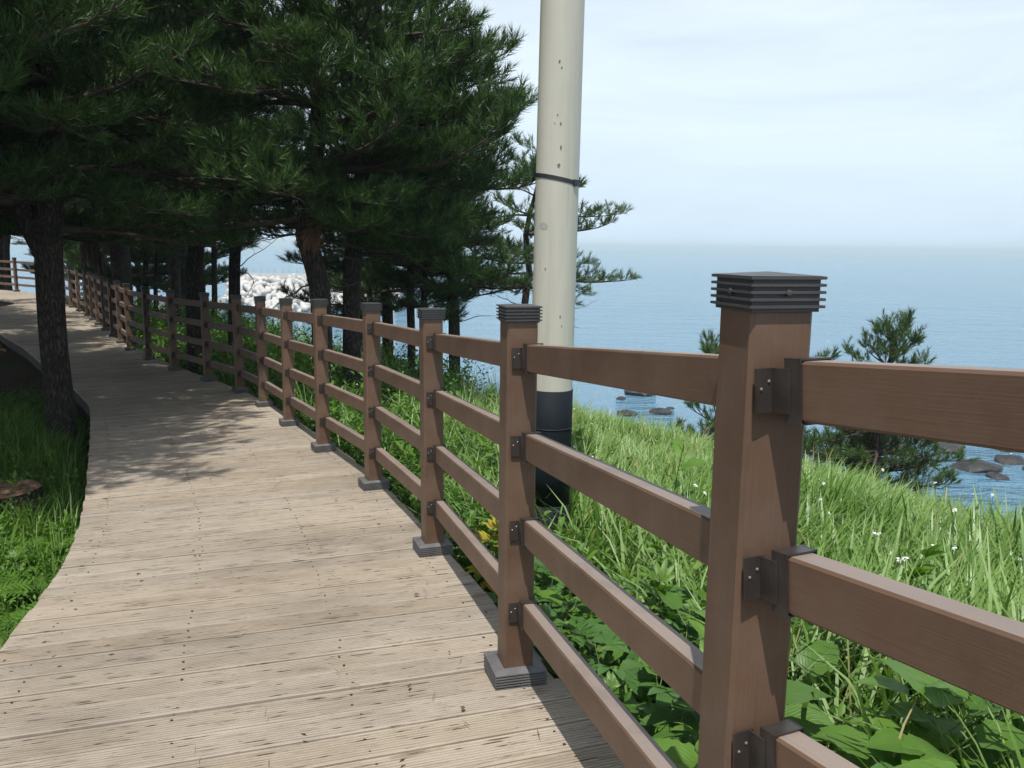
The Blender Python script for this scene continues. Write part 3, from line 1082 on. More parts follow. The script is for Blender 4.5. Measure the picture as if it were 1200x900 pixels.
def shoots_mesh(name, pos, dirs, scl, proto, mat, parent, seed):
    g = np.random.default_rng(seed)
    n = len(pos)
    pos, dirs, scl = np.array(pos), np.array(dirs), np.array(scl)
    dirs = dirs / np.linalg.norm(dirs, axis=1)[:, None]
    ref = g.normal(size=(n, 3))
    a = np.cross(dirs, ref); a /= np.linalg.norm(a, axis=1)[:, None]
    b = np.cross(dirs, a)
    R = np.stack([a, b, dirs], 2)                 # columns
    pi = g.integers(0, len(proto), n)
    pv = proto[pi].reshape(n, -1, 3)
    V = np.einsum('nij,nkj->nki', R, pv) * scl[:, None, None] + pos[:, None, :]
    V = V.reshape(-1, 3)
    Fc = np.arange(len(V), dtype=np.int32).reshape(-1, 3)
    return np_mesh(name, V, Fc, mat, parent)

def interp_path(path, step=0.25):
    P = np.array([p[:3] for p in path], float); Rr = np.array([p[3] for p in path])
    out, rad = [], []
    Q = np.vstack([2 * P[0] - P[1], P, 2 * P[-1] - P[-2]])
    for i in range(1, len(Q) - 2):
        p0, p1, p2, p3 = Q[i - 1:i + 3]
        m = max(2, int(np.linalg.norm(p2 - p1) / step))
        for k in range(m):
            t = k / m
            out.append(0.5 * ((2 * p1) + (-p0 + p2) * t + (2 * p0 - 5 * p1 + 4 * p2 - p3) * t * t + (-p0 + 3 * p1 - 3 * p2 + p3) * t ** 3))
            rad.append(Rr[i - 1] + (Rr[i] - Rr[i - 1]) * t)
    out.append(P[-1]); rad.append(Rr[-1])
    return np.array(out), np.array(rad)

TUFT_A = tuft_protos(18, 0.16, 0.125, 0.0098, 1)
TUFT_B = tuft_protos(20, 0.14, 0.105, 0.0105, 2)

def pine(name, label, base, path, z0, z1, R, nb, seed, mat='needle', proto=TUFT_A, profile=None, dens=1.0, elev=(0.0, 0.9),
         group=None, forks=(), azbias=None, tw=0.105, sc=1.0, extra=(), sparse_low=0.0, low_dead=0):
    """path: trunk points relative to base with radius; branches from z0 to z1, longest R"""
    rr = random.Random(seed)
    root = empty(name, base)
    tag(root, label, 'pine tree', group)
    pts, rad = interp_path(path)
    mb = MB()
    phase = rr.uniform(0, 6)
    def lump(i, t): return 1 + 0.07 * math.sin(3 * t + i * 0.35 + phase) + 0.05 * math.sin(5 * t - i * 0.6)
    flare = [r * (1 + 0.2 * math.exp(-max(0, p[2]) / 0.18)) for p, r in zip(pts, rad)]
    mb.tube(pts, flare, 14, True, lump)
    trunks = [(pts, rad)]
    for fk in forks:
        fp, fr = interp_path(fk)
        mb.tube(fp, fr, 10, True, lump)
        trunks.append((fp, fr))
    mb.build('trunk', M['bark'], root, True)
    lim = MB()
    pos, dirs, scl = [], [], []
    if profile is None:
        profile = lambda u: (0.72 + 0.28 * math.sin(min(u * 2.2, 1.57))) * (1 - 0.75 * u ** 1.6)
    def shoot(p, d, s=1.0):
        pos.append((p.x, p.y, p.z)); dirs.append((d.x, d.y, d.z)); scl.append(s * sc * rr.uniform(0.8, 1.2))
    def branch(start, az, el, L, r, leafy=1.0):
        n = max(4, int(L / 0.22))
        step = L / n
        p = Vector(start)
        q = [p.copy()]
        a, e = az, el
        for i in range(n):
            f = i / n
            a += rr.gauss(0, 0.09)
            e += rr.gauss(0, 0.06) + (-0.05 if f < 0.45 else 0.085)
            p = p + Vector((math.cos(a) * math.cos(e), math.sin(a) * math.cos(e), math.sin(e))) * step
            q.append(p.copy())
        lim.tube(q, [max(0.004, r * (1 - 0.85 * i / n)) for i in range(n + 1)], 5, False)
        sgn = 1
        s = L * 0.14
        while s < L:
            f = s / L
            i = min(int(f * n), n - 1)
            o = q[i].lerp(q[i + 1], f * n - i)
            d = (q[i + 1] - q[i]).normalized()
            sgn = -sgn
            ta = math.atan2(d.y, d.x) + sgn * rr.uniform(0.5, 1.15)
            te = math.asin(max(-1, min(1, d.z))) + rr.uniform(-0.12, 0.45)
            tl = (0.20 + 0.42 * (L - s) * rr.uniform(0.5, 1.0)) * (0.8 if f > 0.8 else 1)
            tl = min(tl, 0.95)
            if rr.random() < leafy:
                twig(o, ta, te, tl, r * 0.35)
            s += tw * rr.uniform(0.7, 1.3) / dens
        for k in range(3):
            shoot(q[-1] + Vector((rr.uniform(-.04, .04), rr.uniform(-.04, .04), 0)), (q[-1] - q[-2]).normalized() + Vector((rr.uniform(-.4, .4), rr.uniform(-.4, .4), rr.uniform(0.1, .8))))
    def twig(o, a, e, L, r):
        n = max(2, int(L / 0.13))
        p = o.copy(); q = [p.copy()]
        for i in range(n):
            a += rr.gauss(0, 0.13); e += rr.gauss(0.03, 0.09)
            p = p + Vector((math.cos(a) * math.cos(e), math.sin(a) * math.cos(e), math.sin(e))) * (L / n)
            q.append(p.copy())
        lim.tube(q, [max(0.0025, min(r, 0.009) * (1 - 0.6 * i / n)) for i in range(n + 1)], 3, False)
        for i in range(1, n + 1):
            d = (q[i] - q[i - 1]).normalized()
            if i < n and i / n < 0.3: continue
            m = 3 if i < n else 4
            for k in range(m):
                if rr.random() > 0.92: continue
                side_ = Vector((rr.gauss(0, .55), rr.gauss(0, .55), rr.uniform(0.25, 1.35)))
                shoot(q[i].lerp(q[i - 1], rr.random()), d * 0.75 + side_, 1.0 if i == n else 0.88)
    ga = rr.uniform(0, 6.28)
    for k in range(nb):
        u = (k + rr.uniform(0.1, 0.9)) / nb
        z = z0 + (z1 - z0) * u
        tp, trd = trunks[k % len(trunks)]
        if z > tp[-1][2] or z < tp[0][2]:
            tp, trd = trunks[0]
        i = int(np.argmin(np.abs(tp[:, 2] - z)))
        ga += 2.399963 + rr.uniform(-0.5, 0.5)
        az = ga
        if azbias is not None and rr.random() < azbias[1]:
            az = azbias[0] + rr.gauss(0, 0.8)
        L = R * profile(u) * rr.uniform(0.72, 1.12)
        el = elev[0] + (elev[1] - elev[0]) * u ** 1.3 + rr.uniform(-0.15, 0.15)
        lf = 1.0 if u > 0.25 else 1.0 - sparse_low
        branch(tp[i], az, el, L, min(0.012 + 0.014 * L, float(trd[i]) * 0.6), lf)
    for (z, az, el, L) in extra:
        tp, trd = trunks[0]
        i = int(np.argmin(np.abs(tp[:, 2] - z)))
        branch(tp[i], az, el, L, min(0.014 + 0.015 * L, float(trd[i]) * 0.7), 1.0)
    # bare dead twigs under the crown
    for k in range(low_dead):
        tp, trd = trunks[0]
        z = z0 - rr.uniform(0.0, 0.9)
        i = int(np.argmin(np.abs(tp[:, 2] - z)))
        a = rr.uniform(0, 6.28); e = rr.uniform(-0.25, 0.25); p = Vector(tp[i]); q = [p.copy()]
        L = rr.uniform(0.5, 1.4); m = 7
        for j in range(m):
            a += rr.gauss(0, .2); e += rr.gauss(0, .18)
            p = p + Vector((math.cos(a) * math.cos(e), math.sin(a) * math.cos(e), math.sin(e))) * L / m
            q.append(p.copy())
            if j > 2:
                d = Vector((rr.gauss(0, 1), rr.gauss(0, 1), rr.gauss(0, .5))).normalized() * rr.uniform(.12, .3)
                lim.tube([p, p + d * .5 + Vector((0, 0, .02)), p + d], [.004, .003, .002], 3, False)
        lim.tube(q, [0.012 * (1 - .75 * j / m) for j in range(m + 1)], 4, False)
    # leader tip
    tip = Vector(pts[-1])
    for k in range(10):
        shoot(tip + Vector((rr.gauss(0, .08), rr.gauss(0, .08), rr.uniform(-.25, 0.02))), Vector((rr.gauss(0, .6), rr.gauss(0, .6), 1)))
    lim.build('branches', M['twig'], root, True)
    shoots_mesh('crown', pos, dirs, scl, proto, M[mat], root, seed + 100)
    return root

def gz(x, y):
    return float(ground(np.array([x]), np.array([y]))[0])

def at_ground(x, y, sink=0.08):
    return (x, y, gz(x, y) - sink)

TREES = {}
def rel_eye(base, dz):
    """height above the base for a height dz relative to the eye"""
    return ZC + dz - base[2]

# pine standing against the inner edge of the walk
b = at_ground(-4.66, 8.45)
e0 = rel_eye(b, 0.0)
TREES['A'] = pine('pine_tree', 'thick rough pine trunk standing against the inner edge of the boardwalk', b,
     [(0, 0, 0, .15), (0.02, 0, 0.6, .135), (0.0, 0, 1.2, .13), (0.02, 0, e0 + .1, .13), (0.10, 0.05, e0 + 1.0, .12), (0.05, 0.2, e0 + 2.4, .10), (-0.05, 0.3, e0 + 4.2, .06), (0, .3, e0 + 5.6, .02)],
     e0 + 0.15, e0 + 5.4, 3.4, 78, 21, elev=(0.05, 0.85), dens=1.15,
     forks=[[(0.0, 0, e0 - 0.15, .12), (-0.22, -.02, e0 + 0.35, .10), (-0.6, -.1, e0 + 1.2, .075), (-1.0, -.1, e0 + 2.6, .05), (-1.2, 0, e0 + 4.0, .015)]])
# pine nearer the camera, trunk outside the frame, shading the walk
b = at_ground(-5.0, 5.0)
e0 = rel_eye(b, 0.0)
TREES['Z'] = pine('pine_tree', 'spreading pine on the inner side whose boughs overhang the boardwalk', b,
     [(0, 0, 0, .16), (0.1, 0, 1.2, .145), (0.0, 0.1, e0 + .6, .13), (0.15, .1, e0 + 2.4, .10), (0.0, 0.2, e0 + 4.4, .06), (0, .2, e0 + 5.8, .02)],
     e0 + 0.95, e0 + 5.6, 3.4, 76, 33, elev=(0.1, 0.85), dens=1.1)
# seaward pines, along the fence
b = at_ground(-2.12, 9.35)
e0 = rel_eye(b, 0.0)
TREES['E'] = pine('pine_tree', 'crooked pine trunk behind the fence bearing a clump of brown dead needles', b,
     [(0, 0, 0, .125), (-0.02, 0, .6, .115), (-0.03, 0, e0 - .45, .112), (-0.16, 0, e0 + .05, .108), (-0.13, 0, e0 + .5, .10), (-.02, .05, e0 + 1.2, .085), (-.05, .1, e0 + 2.4, .065), (0.05, .1, e0 + 3.8, .04), (0.05, .1, e0 + 4.8, .015)],
     e0 + 0.1, e0 + 4.7, 2.3, 58, 45, elev=(0.0, 0.8), dens=1.25, azbias=(-0.25, 0.25), low_dead=6,
     extra=[(e0 + 0.95, -0.05, 0.12, 2.35), (e0 + 1.5, 0.15, 0.2, 2.0), (e0 + 0.6, -0.6, 0.0, 1.5), (e0 + 2.0, 0.0, 0.3, 1.8), (e0 + 1.2, -0.9, 0.1, 1.9), (e0 + 0.8, -2.0, 0.0, 1.4), (e0 + 1.6, -2.3, 0.2, 1.6)])
b = at_ground(-1.98, 10.15)
e0 = rel_eye(b, 0.0)
TREES['F'] = pine('pine_tree', 'straight pine trunk close behind the crooked one, leaning slightly seaward', b,
     [(0, 0, 0, .12), (0.0, 0, .6, .11), (0.03, 0, e0 - .5, .105), (0.10, 0, e0 + .2, .10), (0.22, 0, e0 + 1.0, .085), (.35, .05, e0 + 2.2, .06), (0.4, .1, e0 + 3.4, .03), (0.4, .1, e0 + 4.0, .012)],
     e0 + 0.0, e0 + 3.9, 2.3, 60, 57, elev=(0.0, 0.75), dens=1.2, azbias=(0.0, 0.3), low_dead=3,
     extra=[(e0 + 0.75, 0.02, 0.10, 2.1), (e0 + 1.3, 0.1, 0.25, 1.9), (e0 + 0.3, -0.2, -0.1, 1.6), (e0 + 1.9, -0.1, 0.3, 1.6)])
b = at_ground(-4.98, 13.1)
e0 = rel_eye(b, 0.0)
TREES['C'] = pine('pine_tree', 'slim leaning pine trunk behind the shaded fence, left of the thinner one', b,
     [(0, 0, 0, .13), (-0.02, 0, .8, .125), (.02, 0, e0 - .4, .12), (0.14, 0, e0 + .3, .11), (0.2, 0, e0 + 1.1, .10), (.1, .05, e0 + 2.4, .07), (0, .1, e0 + 4.2, .02)],
     e0 + 0.45, e0 + 4.1, 2.7, 48, 61, elev=(0.0, 0.8), low_dead=12)
b = at_ground(-4.55, 13.6)
e0 = rel_eye(b, 0.0)
TREES['D'] = pine('pine_tree', 'thin dark pine trunk behind the shaded fence before the white breakwater', b,
     [(0, 0, 0, .10), (0.0, 0, .8, .095), (.06, 0, e0 - .4, .09), (0.13, 0, e0 + .2, .085), (0.27, 0, e0 + .9, .07), (.3, .05, e0 + 2.4, .05), (0.3, .1, e0 + 3.8, .015)],
     e0 + 0.55, e0 + 3.7, 2.5, 42, 67, elev=(0.0, 0.8), low_dead=14)
b = at_ground(-8.0, 17.2)
e0 = rel_eye(b, 0.0)
TREES['B'] = pine('pine_tree', 'broad dark pine trunk behind the fence where the walk bends', b,
     [(0, 0, 0, .21), (0.0, 0, 1.0, .2), (-.03, 0, e0 + .1, .19), (-0.1, 0, e0 + 1.1, .17), (0., .05, e0 + 3.0, .10), (0, .1, e0 + 5.4, .02)],
     e0 + 0.5, e0 + 5.2, 3.1, 50, 71, elev=(0.0, 0.85), low_dead=14)
# small pines on the slope below
b = at_ground(-1.62, 13.2)
e0 = rel_eye(b, 0.0)
TREES['G'] = pine('pine_tree', 'small twin-stemmed pine on the slope with sea showing under its boughs', b,
     [(0, 0, 0, .07), (0.02, 0, .8, .065), (.0, 0, e0 - .7, .06), (0.05, 0, e0 + .4, .045), (.1, .05, e0 + 1.5, .012)],
     e0 - 1.1, e0 + 1.4, 1.75, 34, 83, elev=(0.05, 0.7), dens=1.15, proto=TUFT_B,
     forks=[[(0.14, 0.05, 0, .06), (0.18, 0.05, .8, .055), (.22, 0.05, e0 - .7, .05), (.3, .05, e0 + .2, .03), (.35, .05, e0 + .9, .01)]])
b = at_ground(0.42, 15.6)
e0 = rel_eye(b, 0.0)
TREES['H'] = pine('pine_tree', 'open crooked pine on the slope partly hidden by the cream pole', b,
     [(0, 0, 0, .08), (-0.1, 0, 1.0, .075), (-.2, 0, e0 - 1.1, .065), (-.12, 0, e0 - .5, .06), (-0.2, 0, e0 + .2, .05), (-.05, .0, e0 + .9, .03), (.1, 0, e0 + 1.6, .01)],
     e0 - 0.9, e0 + 1.55, 1.75, 22, 91, mat='needle2', elev=(-0.1, 0.6), proto=TUFT_B, dens=0.85, low_dead=6, sparse_low=0.3,
     extra=[(e0 - 0.35, -0.1, 0.0, 1.9), (e0 + 0.5, 0.0, 0.15, 1.7), (e0 + .1, 0.2, 0.1, 1.6)])
b = at_ground(5.42, 11.9, 0.3)
e0 = rel_eye(b, 0.0) - 0.12
TREES['I'] = pine('pine_tree', 'small seaside pine with a tiered crown rising above the bank grass', b,
     [(0, 0, 0, .075), (-0.05, 0, .5, .07), (-.1, 0, e0 - 2.2, .06), (-.05, 0, e0 - 1.7, .045), (0.02, 0, e0 - 1.35, .03), (0, .0, e0 - 0.98, .01)],
     e0 - 2.85, e0 - 1.05, 1.12, 40, 97, mat='needle2', elev=(-0.05, 0.75), proto=TUFT_B, dens=0.95, sc=0.85,
     profile=lambda u: 1.0 if u < 0.3 else (0.25 if u < 0.42 else 0.55 * (1.3 - 0.75 * u)))
b = at_ground(3.35, 11.7, 0.65)
e0 = rel_eye(b, 0.0) - 0.55
TREES['J'] = pine('pine_tree', 'seaside pine half hidden behind the large fence post', b,
     [(0, 0, 0, .075), (0.05, 0, .6, .07), (.0, 0, e0 - 2.3, .055), (.05, 0, e0 - 1.8, .04), (0.0, .0, e0 - 1.2, .01)],
     e0 - 3.0, e0 - 1.3, 1.35, 38, 101, mat='needle2', elev=(-0.05, 0.7), proto=TUFT_B, dens=0.95, sc=0.85,
     profile=lambda u: 1.0 - 0.25 * u)
b = at_ground(6.35, 12.2)
TREES['K'] = copy_tree(TREES['J'])
TREES['K'].location = (5.75, 12.7, gz(5.75, 12.7) - 0.85)
TREES['K'].rotation_euler = (0, 0, 2.2)
tag(TREES['K'], 'low dark seaside pine crowded against the tiered one')

# further pines: copies turned and scaled
def again(key, x, y, s, rz, label, group=None, sink=0.1):
    t = copy_tree(TREES[key])
    t.location = (x, y, gz(x, y) - sink)
    t.rotation_euler = (0, 0, rz)
    t.scale = (s, s, s)
    t['label'] = label
    if group: t['group'] = group
    elif 'group' in t: del t['group']
    return t
again('B', -12.6, 25.0, 0.9, 1.3, 'dark forked pine behind the far shaded part of the fence')
again('C', -10.4, 21.2, 1.05, 2.6, 'pine with a narrow trunk just outside the fence beyond the broad one')
G1 = 'pines in a row behind the far sunny fence'
for i, (x, y, s, rz) in enumerate([(-19.2, 32.0, 0.95, 0.4), (-19.9, 32.9, 1.0, 2.0), (-20.9, 33.3, 1.05, 4.1), (-18.0, 33.0, 0.8, 5.2)]):
    again('CBFC'[i], x, y, s, rz, ['slender pine first in the row behind the far sunlit fence', 'thicker pine second in the row behind the far sunlit fence', 'end pine of the row behind the far sunlit fence', 'shorter pine set seaward of the far row'][i], G1)
G2 = 'pines on the inner side of the walk'
for i, (x, y, s, rz) in enumerate([(-7.4, 8.0, 1.0, 5.0), (-9.6, 12.2, 1.0, 2.2), (-13.4, 16.8, 1.05, 0.7), (-17.5, 21.5, 1.1, 3.4), (-8.9, 9.0, 1.0, 4.4), (-20.5, 25.5, 1.1, 1.0)]):
    again('ZAZAZA'[i], x, y, s, rz, 'tall pine added out of frame to shade the inland stand', G2)
G3 = 'small pines on the sea slope'
for i, (x, y, s, rz) in enumerate([(-7.9, 22.0, 1.0, 2.5), (-2.9, 15.9, 0.85, 4.0)]):
    again('HG'[i], x, y, s, rz, ['open thin-limbed pine below the broad trunk, before the quay', 'lowest small pine on the slope behind the slim leaning trunk'][i], G3)

G4 = 'pines crowding behind the shaded stretch of fence'
for i, (x, y, s, rz) in enumerate([(-8.3, 20.6, 1.2, 0.9), (-9.7, 24.6, 1.0, 2.1)]):
    again('FB'[i], x, y, s, rz, ['pine on the slope behind the broad trunk at the bend', 'stout pine on the slope beyond the dark forked pine'][i], G4)
G5 = 'small bushy pines behind the far bend of the fence'
for i, (x, y, s, rz) in enumerate([(-12.3, 27.6, 1.3, 1.0), (-13.9, 29.4, 1.3, 3.0), (-15.9, 31.6, 1.35, 5.0), (-10.3, 23.6, 1.1, 0.2), (-17.6, 33.6, 1.35, 2.2), (-9.6, 26.0, 1.2, 4.2)]):
    t = again('GGHGGG'[i], x, y, s, rz, 'small bushy pine filling the gap behind the far bend of the fence', G5)
    k_ = TREES['GGHGGG'[i]]
    t.location.z = ZC - (ZC - k_.location.z) * s - 0.15
again('F', -0.95, 13.6, 0.85, 2.0, 'bushy pine on the slope left of the cream pole')
again('E', -2.3, 15.4, 0.9, 1.2, 'bushy pine on the slope between the fence pines and the sea')
again('Z', -7.0, 4.2, 1.25, 1.6, 'tall pine added out of frame to shade the inland stand', G2)  # added beyond the left frame edge so its crown darkens the canopy
again('A', -10.4, 14.0, 1.0, 4.6, 'tall pine added out of frame to shade the inland stand', G2)
again('A', -14.2, 18.9, 1.05, 1.9, 'tall pine added out of frame to shade the inland stand', G2)
again('A', -7.3, 10.9, 1.0, 2.9, 'tall pine added out of frame to shade the inland stand', G2)

# clump of dead needles hanging from the crooked pine (part of that tree)
def dead_clump():
    t = TREES['E']
    e0_ = ZC - t.location.z
    g = random.Random(9)
    pos, dirs, scl = [], [], []
    c = Vector((0.02, -0.32, e0_ + 0.16))
    for k in range(26):
        pos.append((c.x + g.gauss(0, .05), c.y + g.gauss(0, .05), c.z + g.uniform(-.10, .10)))
        dirs.append((g.gauss(-.35, .35), g.gauss(0, .4), g.uniform(-1.0, -.4))); scl.append(g.uniform(.8, 1.15))
    shoots_mesh('dead_needle_clump', pos, dirs, scl, TUFT_A, M['dead_needle'], t, 5)
dead_clump()

# ------------------------------------------------------------------ grass and leaves (numpy)
def blades(P, L, W, az, tilt, curl, segs=4):
    """arching blades; returns verts, tri faces"""
    n = len(P)
    t = np.linspace(0, 1, segs + 1)
    ang = tilt[:, None] + curl[:, None] * t[None, :] ** 1.4       # from vertical
    ds = (L / segs)[:, None]
    dh = np.sin(ang) * ds; dz = np.cos(ang) * ds
    h = np.concatenate([np.zeros((n, 1)), np.cumsum(dh[:, :-1], 1)], 1)
    z = np.concatenate([np.zeros((n, 1)), np.cumsum(dz[:, :-1], 1)], 1)
    cx, sx = np.cos(az)[:, None], np.sin(az)[:, None]
    C = np.stack([P[:, 0:1] + h * cx, P[:, 1:2] + h * sx, P[:, 2:3] + z], 2)      # n, segs+1, 3
    w = (W[:, None] * (np.array([0.7] + [1.0] * (segs - 1) + [0.0]) * (1 - 0.35 * t))[None, :]) / 2
    S = np.stack([-sx * np.ones_like(w), cx * np.ones_like(w), np.zeros_like(w)], 2)
    A = C - S * w[:, :, None]; B = C + S * w[:, :, None]
    V = np.concatenate([A[:, :-1], B[:, :-1], C[:, -1:]], 1)     # segs, segs, 1
    m = 2 * segs + 1
    f = []
    for i in range(segs - 1):
        f += [(i, segs + i, segs + i + 1), (i, segs + i + 1, i + 1)]
    f.append((segs - 1, 2 * segs - 1, 2 * segs))
    f = np.array(f)
    Fc = (f[None] + (np.arange(n) * m)[:, None, None]).reshape(-1, 3)
    return V.reshape(-1, 3), Fc

def scatter(n, xr, yr, ok, g):
    out = np.zeros((0, 2))
    while len(out) < n:
        c = np.stack([g.uniform(*xr, n * 2), g.uniform(*yr, n * 2)], 1)
        u, yy = side(c[:, 0], c[:, 1])
        c = c[ok(c[:, 0], c[:, 1], u)]
        if len(c) == 0: break
        out = np.vstack([out, c])
    return out[:n]

def in_view(x, y, m=0.12):
    return (y > 0.15) & (np.abs(x) < (0.612 + m) * y + 0.6)

def grass_patch(name, n, xr, yr, ok, Lr, Wr, mat, label, seed, tilt=(0.02, 0.5), curl=(0.4, 1.7), segs=4, clump=0.0, wind=None):
    g = np.random.default_rng(seed)
    xy = scatter(n, xr, yr, ok, g)
    n = len(xy)
    if clump:
        # pull blades towards tussock centres
        k = max(3, n // 45)
        cc = xy[g.integers(0, n, k)]
        own = g.integers(0, k, n)
        new = cc[own] + g.normal(size=(n, 2)) * clump
        pick = g.random(n) < 0.72
        xy = np.where(pick[:, None], new, xy)
        u, _ = side(xy[:, 0], xy[:, 1])
        xy = xy[ok(xy[:, 0], xy[:, 1], u)]
        n = len(xy)
    z = ground(xy[:, 0], xy[:, 1]) - 0.02
    P = np.column_stack([xy, z])
    big = 0.75 + 0.5 * (np.sin(xy[:, 0] * 2.3 + seed) * np.sin(xy[:, 1] * 1.9 + 1.0) * 0.5 + 0.5)
    L = g.uniform(*Lr, n) * big
    if seed == 1:            # shorter towards the exposed brow of the bank
        L = L * np.interp(xy[:, 1] - 0.35 * np.maximum(xy[:, 0] - 1.5, 0), [3.6, 6.4], [1.0, 0.66])
    W = g.uniform(*Wr, n)
    az = g.uniform(0, 2 * np.pi, n)
    if wind is not None:
        az = np.where(g.random(n) < wind[1], wind[0] + g.normal(size=n) * 0.7, az)
    V, Fc = blades(P, L, W, az, g.uniform(*tilt, n), g.uniform(*curl, n), segs)
    o = np_mesh(name, V, Fc, M[mat])
    tag(o, label, 'grass', kind='stuff')
    return o

grass_patch('bank_grass', 50000, (-1.5, 9), (0.8, 11), lambda x, y, u: (u > 0.75) & (u < 6.5) & in_view(x, y) & (y < 11), (0.45, 0.76), (0.008, 0.021), 'grass',
            'tall pale green grass covering the sea bank beyond the fence', 1, clump=0.09, wind=(0.35, 0.55))
M['straw'] = foliage('dry_straw', [(0.30, 0.24, 0.11), (0.40, 0.33, 0.17), (0.24, 0.25, 0.10)], 0.6, 0.25, (1.1, 1.0, 0.6))
grass_patch('dry_grass', 2200, (-1.5, 9), (0.8, 11), lambda x, y, u: (u > 0.5) & (u < 6.5) & in_view(x, y) & (y < 11), (0.35, 0.72), (0.004, 0.010), 'straw',
            'scattered dry straw stalks among the green bank grass', 9, tilt=(0.05, 0.9), curl=(0.2, 1.6))
grass_patch('ledge_grass', 7000, (2, 16), (9, 22), lambda x, y, u: (u > 6.5) & (u < 13) & in_view(x, y), (0.4, 0.8), (0.012, 0.026), 'grass',
            'green grass on the lower ledge above the shore rocks', 2, clump=0.15)
grass_patch('fence_side_grass', 7000, (-9, 0.5), (4, 16), lambda x, y, u: (u > 0.3) & (u < 4.5), (0.35, 0.8), (0.006, 0.014), 'grass',
            'tufts of grass among weeds behind the brown fence', 3, clump=0.1)
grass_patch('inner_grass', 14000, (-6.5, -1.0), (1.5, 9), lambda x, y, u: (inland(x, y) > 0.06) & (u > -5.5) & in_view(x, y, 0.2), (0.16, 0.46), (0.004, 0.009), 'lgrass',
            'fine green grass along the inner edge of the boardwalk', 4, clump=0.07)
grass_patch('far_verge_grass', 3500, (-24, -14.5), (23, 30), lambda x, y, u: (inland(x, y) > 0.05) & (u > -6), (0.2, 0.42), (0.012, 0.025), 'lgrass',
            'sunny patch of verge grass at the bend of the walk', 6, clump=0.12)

def leaf_cards(base, dirs, ups, L, W, fold=0.25, droop=0.35):
    """pointed folded leaves: 2 segments x 2 halves -> 7 verts, 6 tris"""
    n = len(base)
    d = dirs / np.linalg.norm(dirs, axis=1)[:, None]
    s = np.cross(d, ups); s /= (np.linalg.norm(s, axis=1)[:, None] + 1e-9)
    nrm = np.cross(s, d)
    Lc, Wc = L[:, None], W[:, None]
    m1 = base + d * Lc * 0.35 + nrm * Lc * 0.03
    m2 = base + d * Lc * 0.70 - np.array([0, 0, 1]) * Lc * droop * 0.25
    tip = base + d * Lc - np.array([0, 0, 1]) * Lc * droop * 0.6
    l1 = m1 - s * Wc * 0.5 + nrm * Wc * fold; r1 = m1 + s * Wc * 0.5 + nrm * Wc * fold
    l2 = m2 - s * Wc * 0.38 + nrm * Wc * fold * .8; r2 = m2 + s * Wc * 0.38 + nrm * Wc * fold * .8
    V = np.stack([base, m1, m2, tip, l1, r1, l2, r2], 1)
    f = np.array([(0, 1, 4), (0, 5, 1), (4, 1, 2), (4, 2, 6), (1, 5, 7), (1, 7, 2), (6, 2, 3), (2, 7, 3)])
    Fc = (f[None] + (np.arange(n) * 8)[:, None, None]).reshape(-1, 3)
    return V.reshape(-1, 3), Fc

def tiny_leaves(base, dirs, ups, L, W, droop=0.35):
    """small folded diamond leaves, 4 verts, 2 tris"""
    n = len(base)
    d = dirs / np.linalg.norm(dirs, axis=1)[:, None]
    s = np.cross(d, ups); s /= (np.linalg.norm(s, axis=1)[:, None] + 1e-9)
    nrm = np.cross(s, d)
    Lc, Wc = L[:, None], W[:, None]
    mid = base + d * Lc * 0.45 - np.array([0, 0, 1]) * Lc * droop * 0.1
    tip = base + d * Lc - np.array([0, 0, 1]) * Lc * droop * 0.6
    V = np.stack([base, mid - s * Wc * .5 + nrm * Wc * .2, mid + s * Wc * .5 + nrm * Wc * .2, tip], 1)
    f = np.array([(0, 3, 1), (0, 2, 3)])
    Fc = (f[None] + (np.arange(n) * 4)[:, None, None]).reshape(-1, 3)
    return V.reshape(-1, 3), Fc

def undergrowth(name, nsprig, xr, yr, ok, hr, leafL, mat, label, seed, nleaf=12, tiny=False):
    g = np.random.default_rng(seed)
    xy = scatter(nsprig, xr, yr, ok, g)
    n = len(xy)
    z = ground(xy[:, 0], xy[:, 1])
    h = g.uniform(*hr, n) * (0.7 + 0.6 * (np.sin(xy[:, 0] * 1.7 + seed) * np.cos(xy[:, 1] * 2.1) * 0.5 + 0.5))
    k = nleaf
    t = (np.arange(k) + g.uniform(0, 1, (n, k))) / k
    lean = g.normal(size=(n, 2)) * 0.22
    az = g.uniform(0, 6.28, (n, 1)) + np.arange(k)[None] * 2.4 + g.normal(size=(n, k)) * 0.3
    P = np.stack([xy[:, 0:1] + lean[:, 0:1] * t * h[:, None], xy[:, 1:2] + lean[:, 1:2] * t * h[:, None], z[:, None] + t * h[:, None]], 2)
    el = 0.15 + 0.75 * t ** 1.5 + g.normal(size=(n, k)) * 0.2
    D = np.stack([np.cos(az) * np.cos(el), np.sin(az) * np.cos(el), np.sin(el)], 2)
    Lf = g.uniform(*leafL, (n, k)) * (1.1 - 0.5 * t)
    base = P.reshape(-1, 3); D = D.reshape(-1, 3); Lf = Lf.ravel()
    ups = np.tile(np.array([0, 0, 1.0]), (len(base), 1)) + g.normal(size=(len(base), 3)) * 0.25
    V, Fc = (tiny_leaves if tiny else leaf_cards)(base, D, ups, Lf, Lf * g.uniform(0.32, 0.55, len(Lf)))
    o = np_mesh(name, V, Fc, M[mat])
    tag(o, label, 'undergrowth', kind='stuff')
    return o

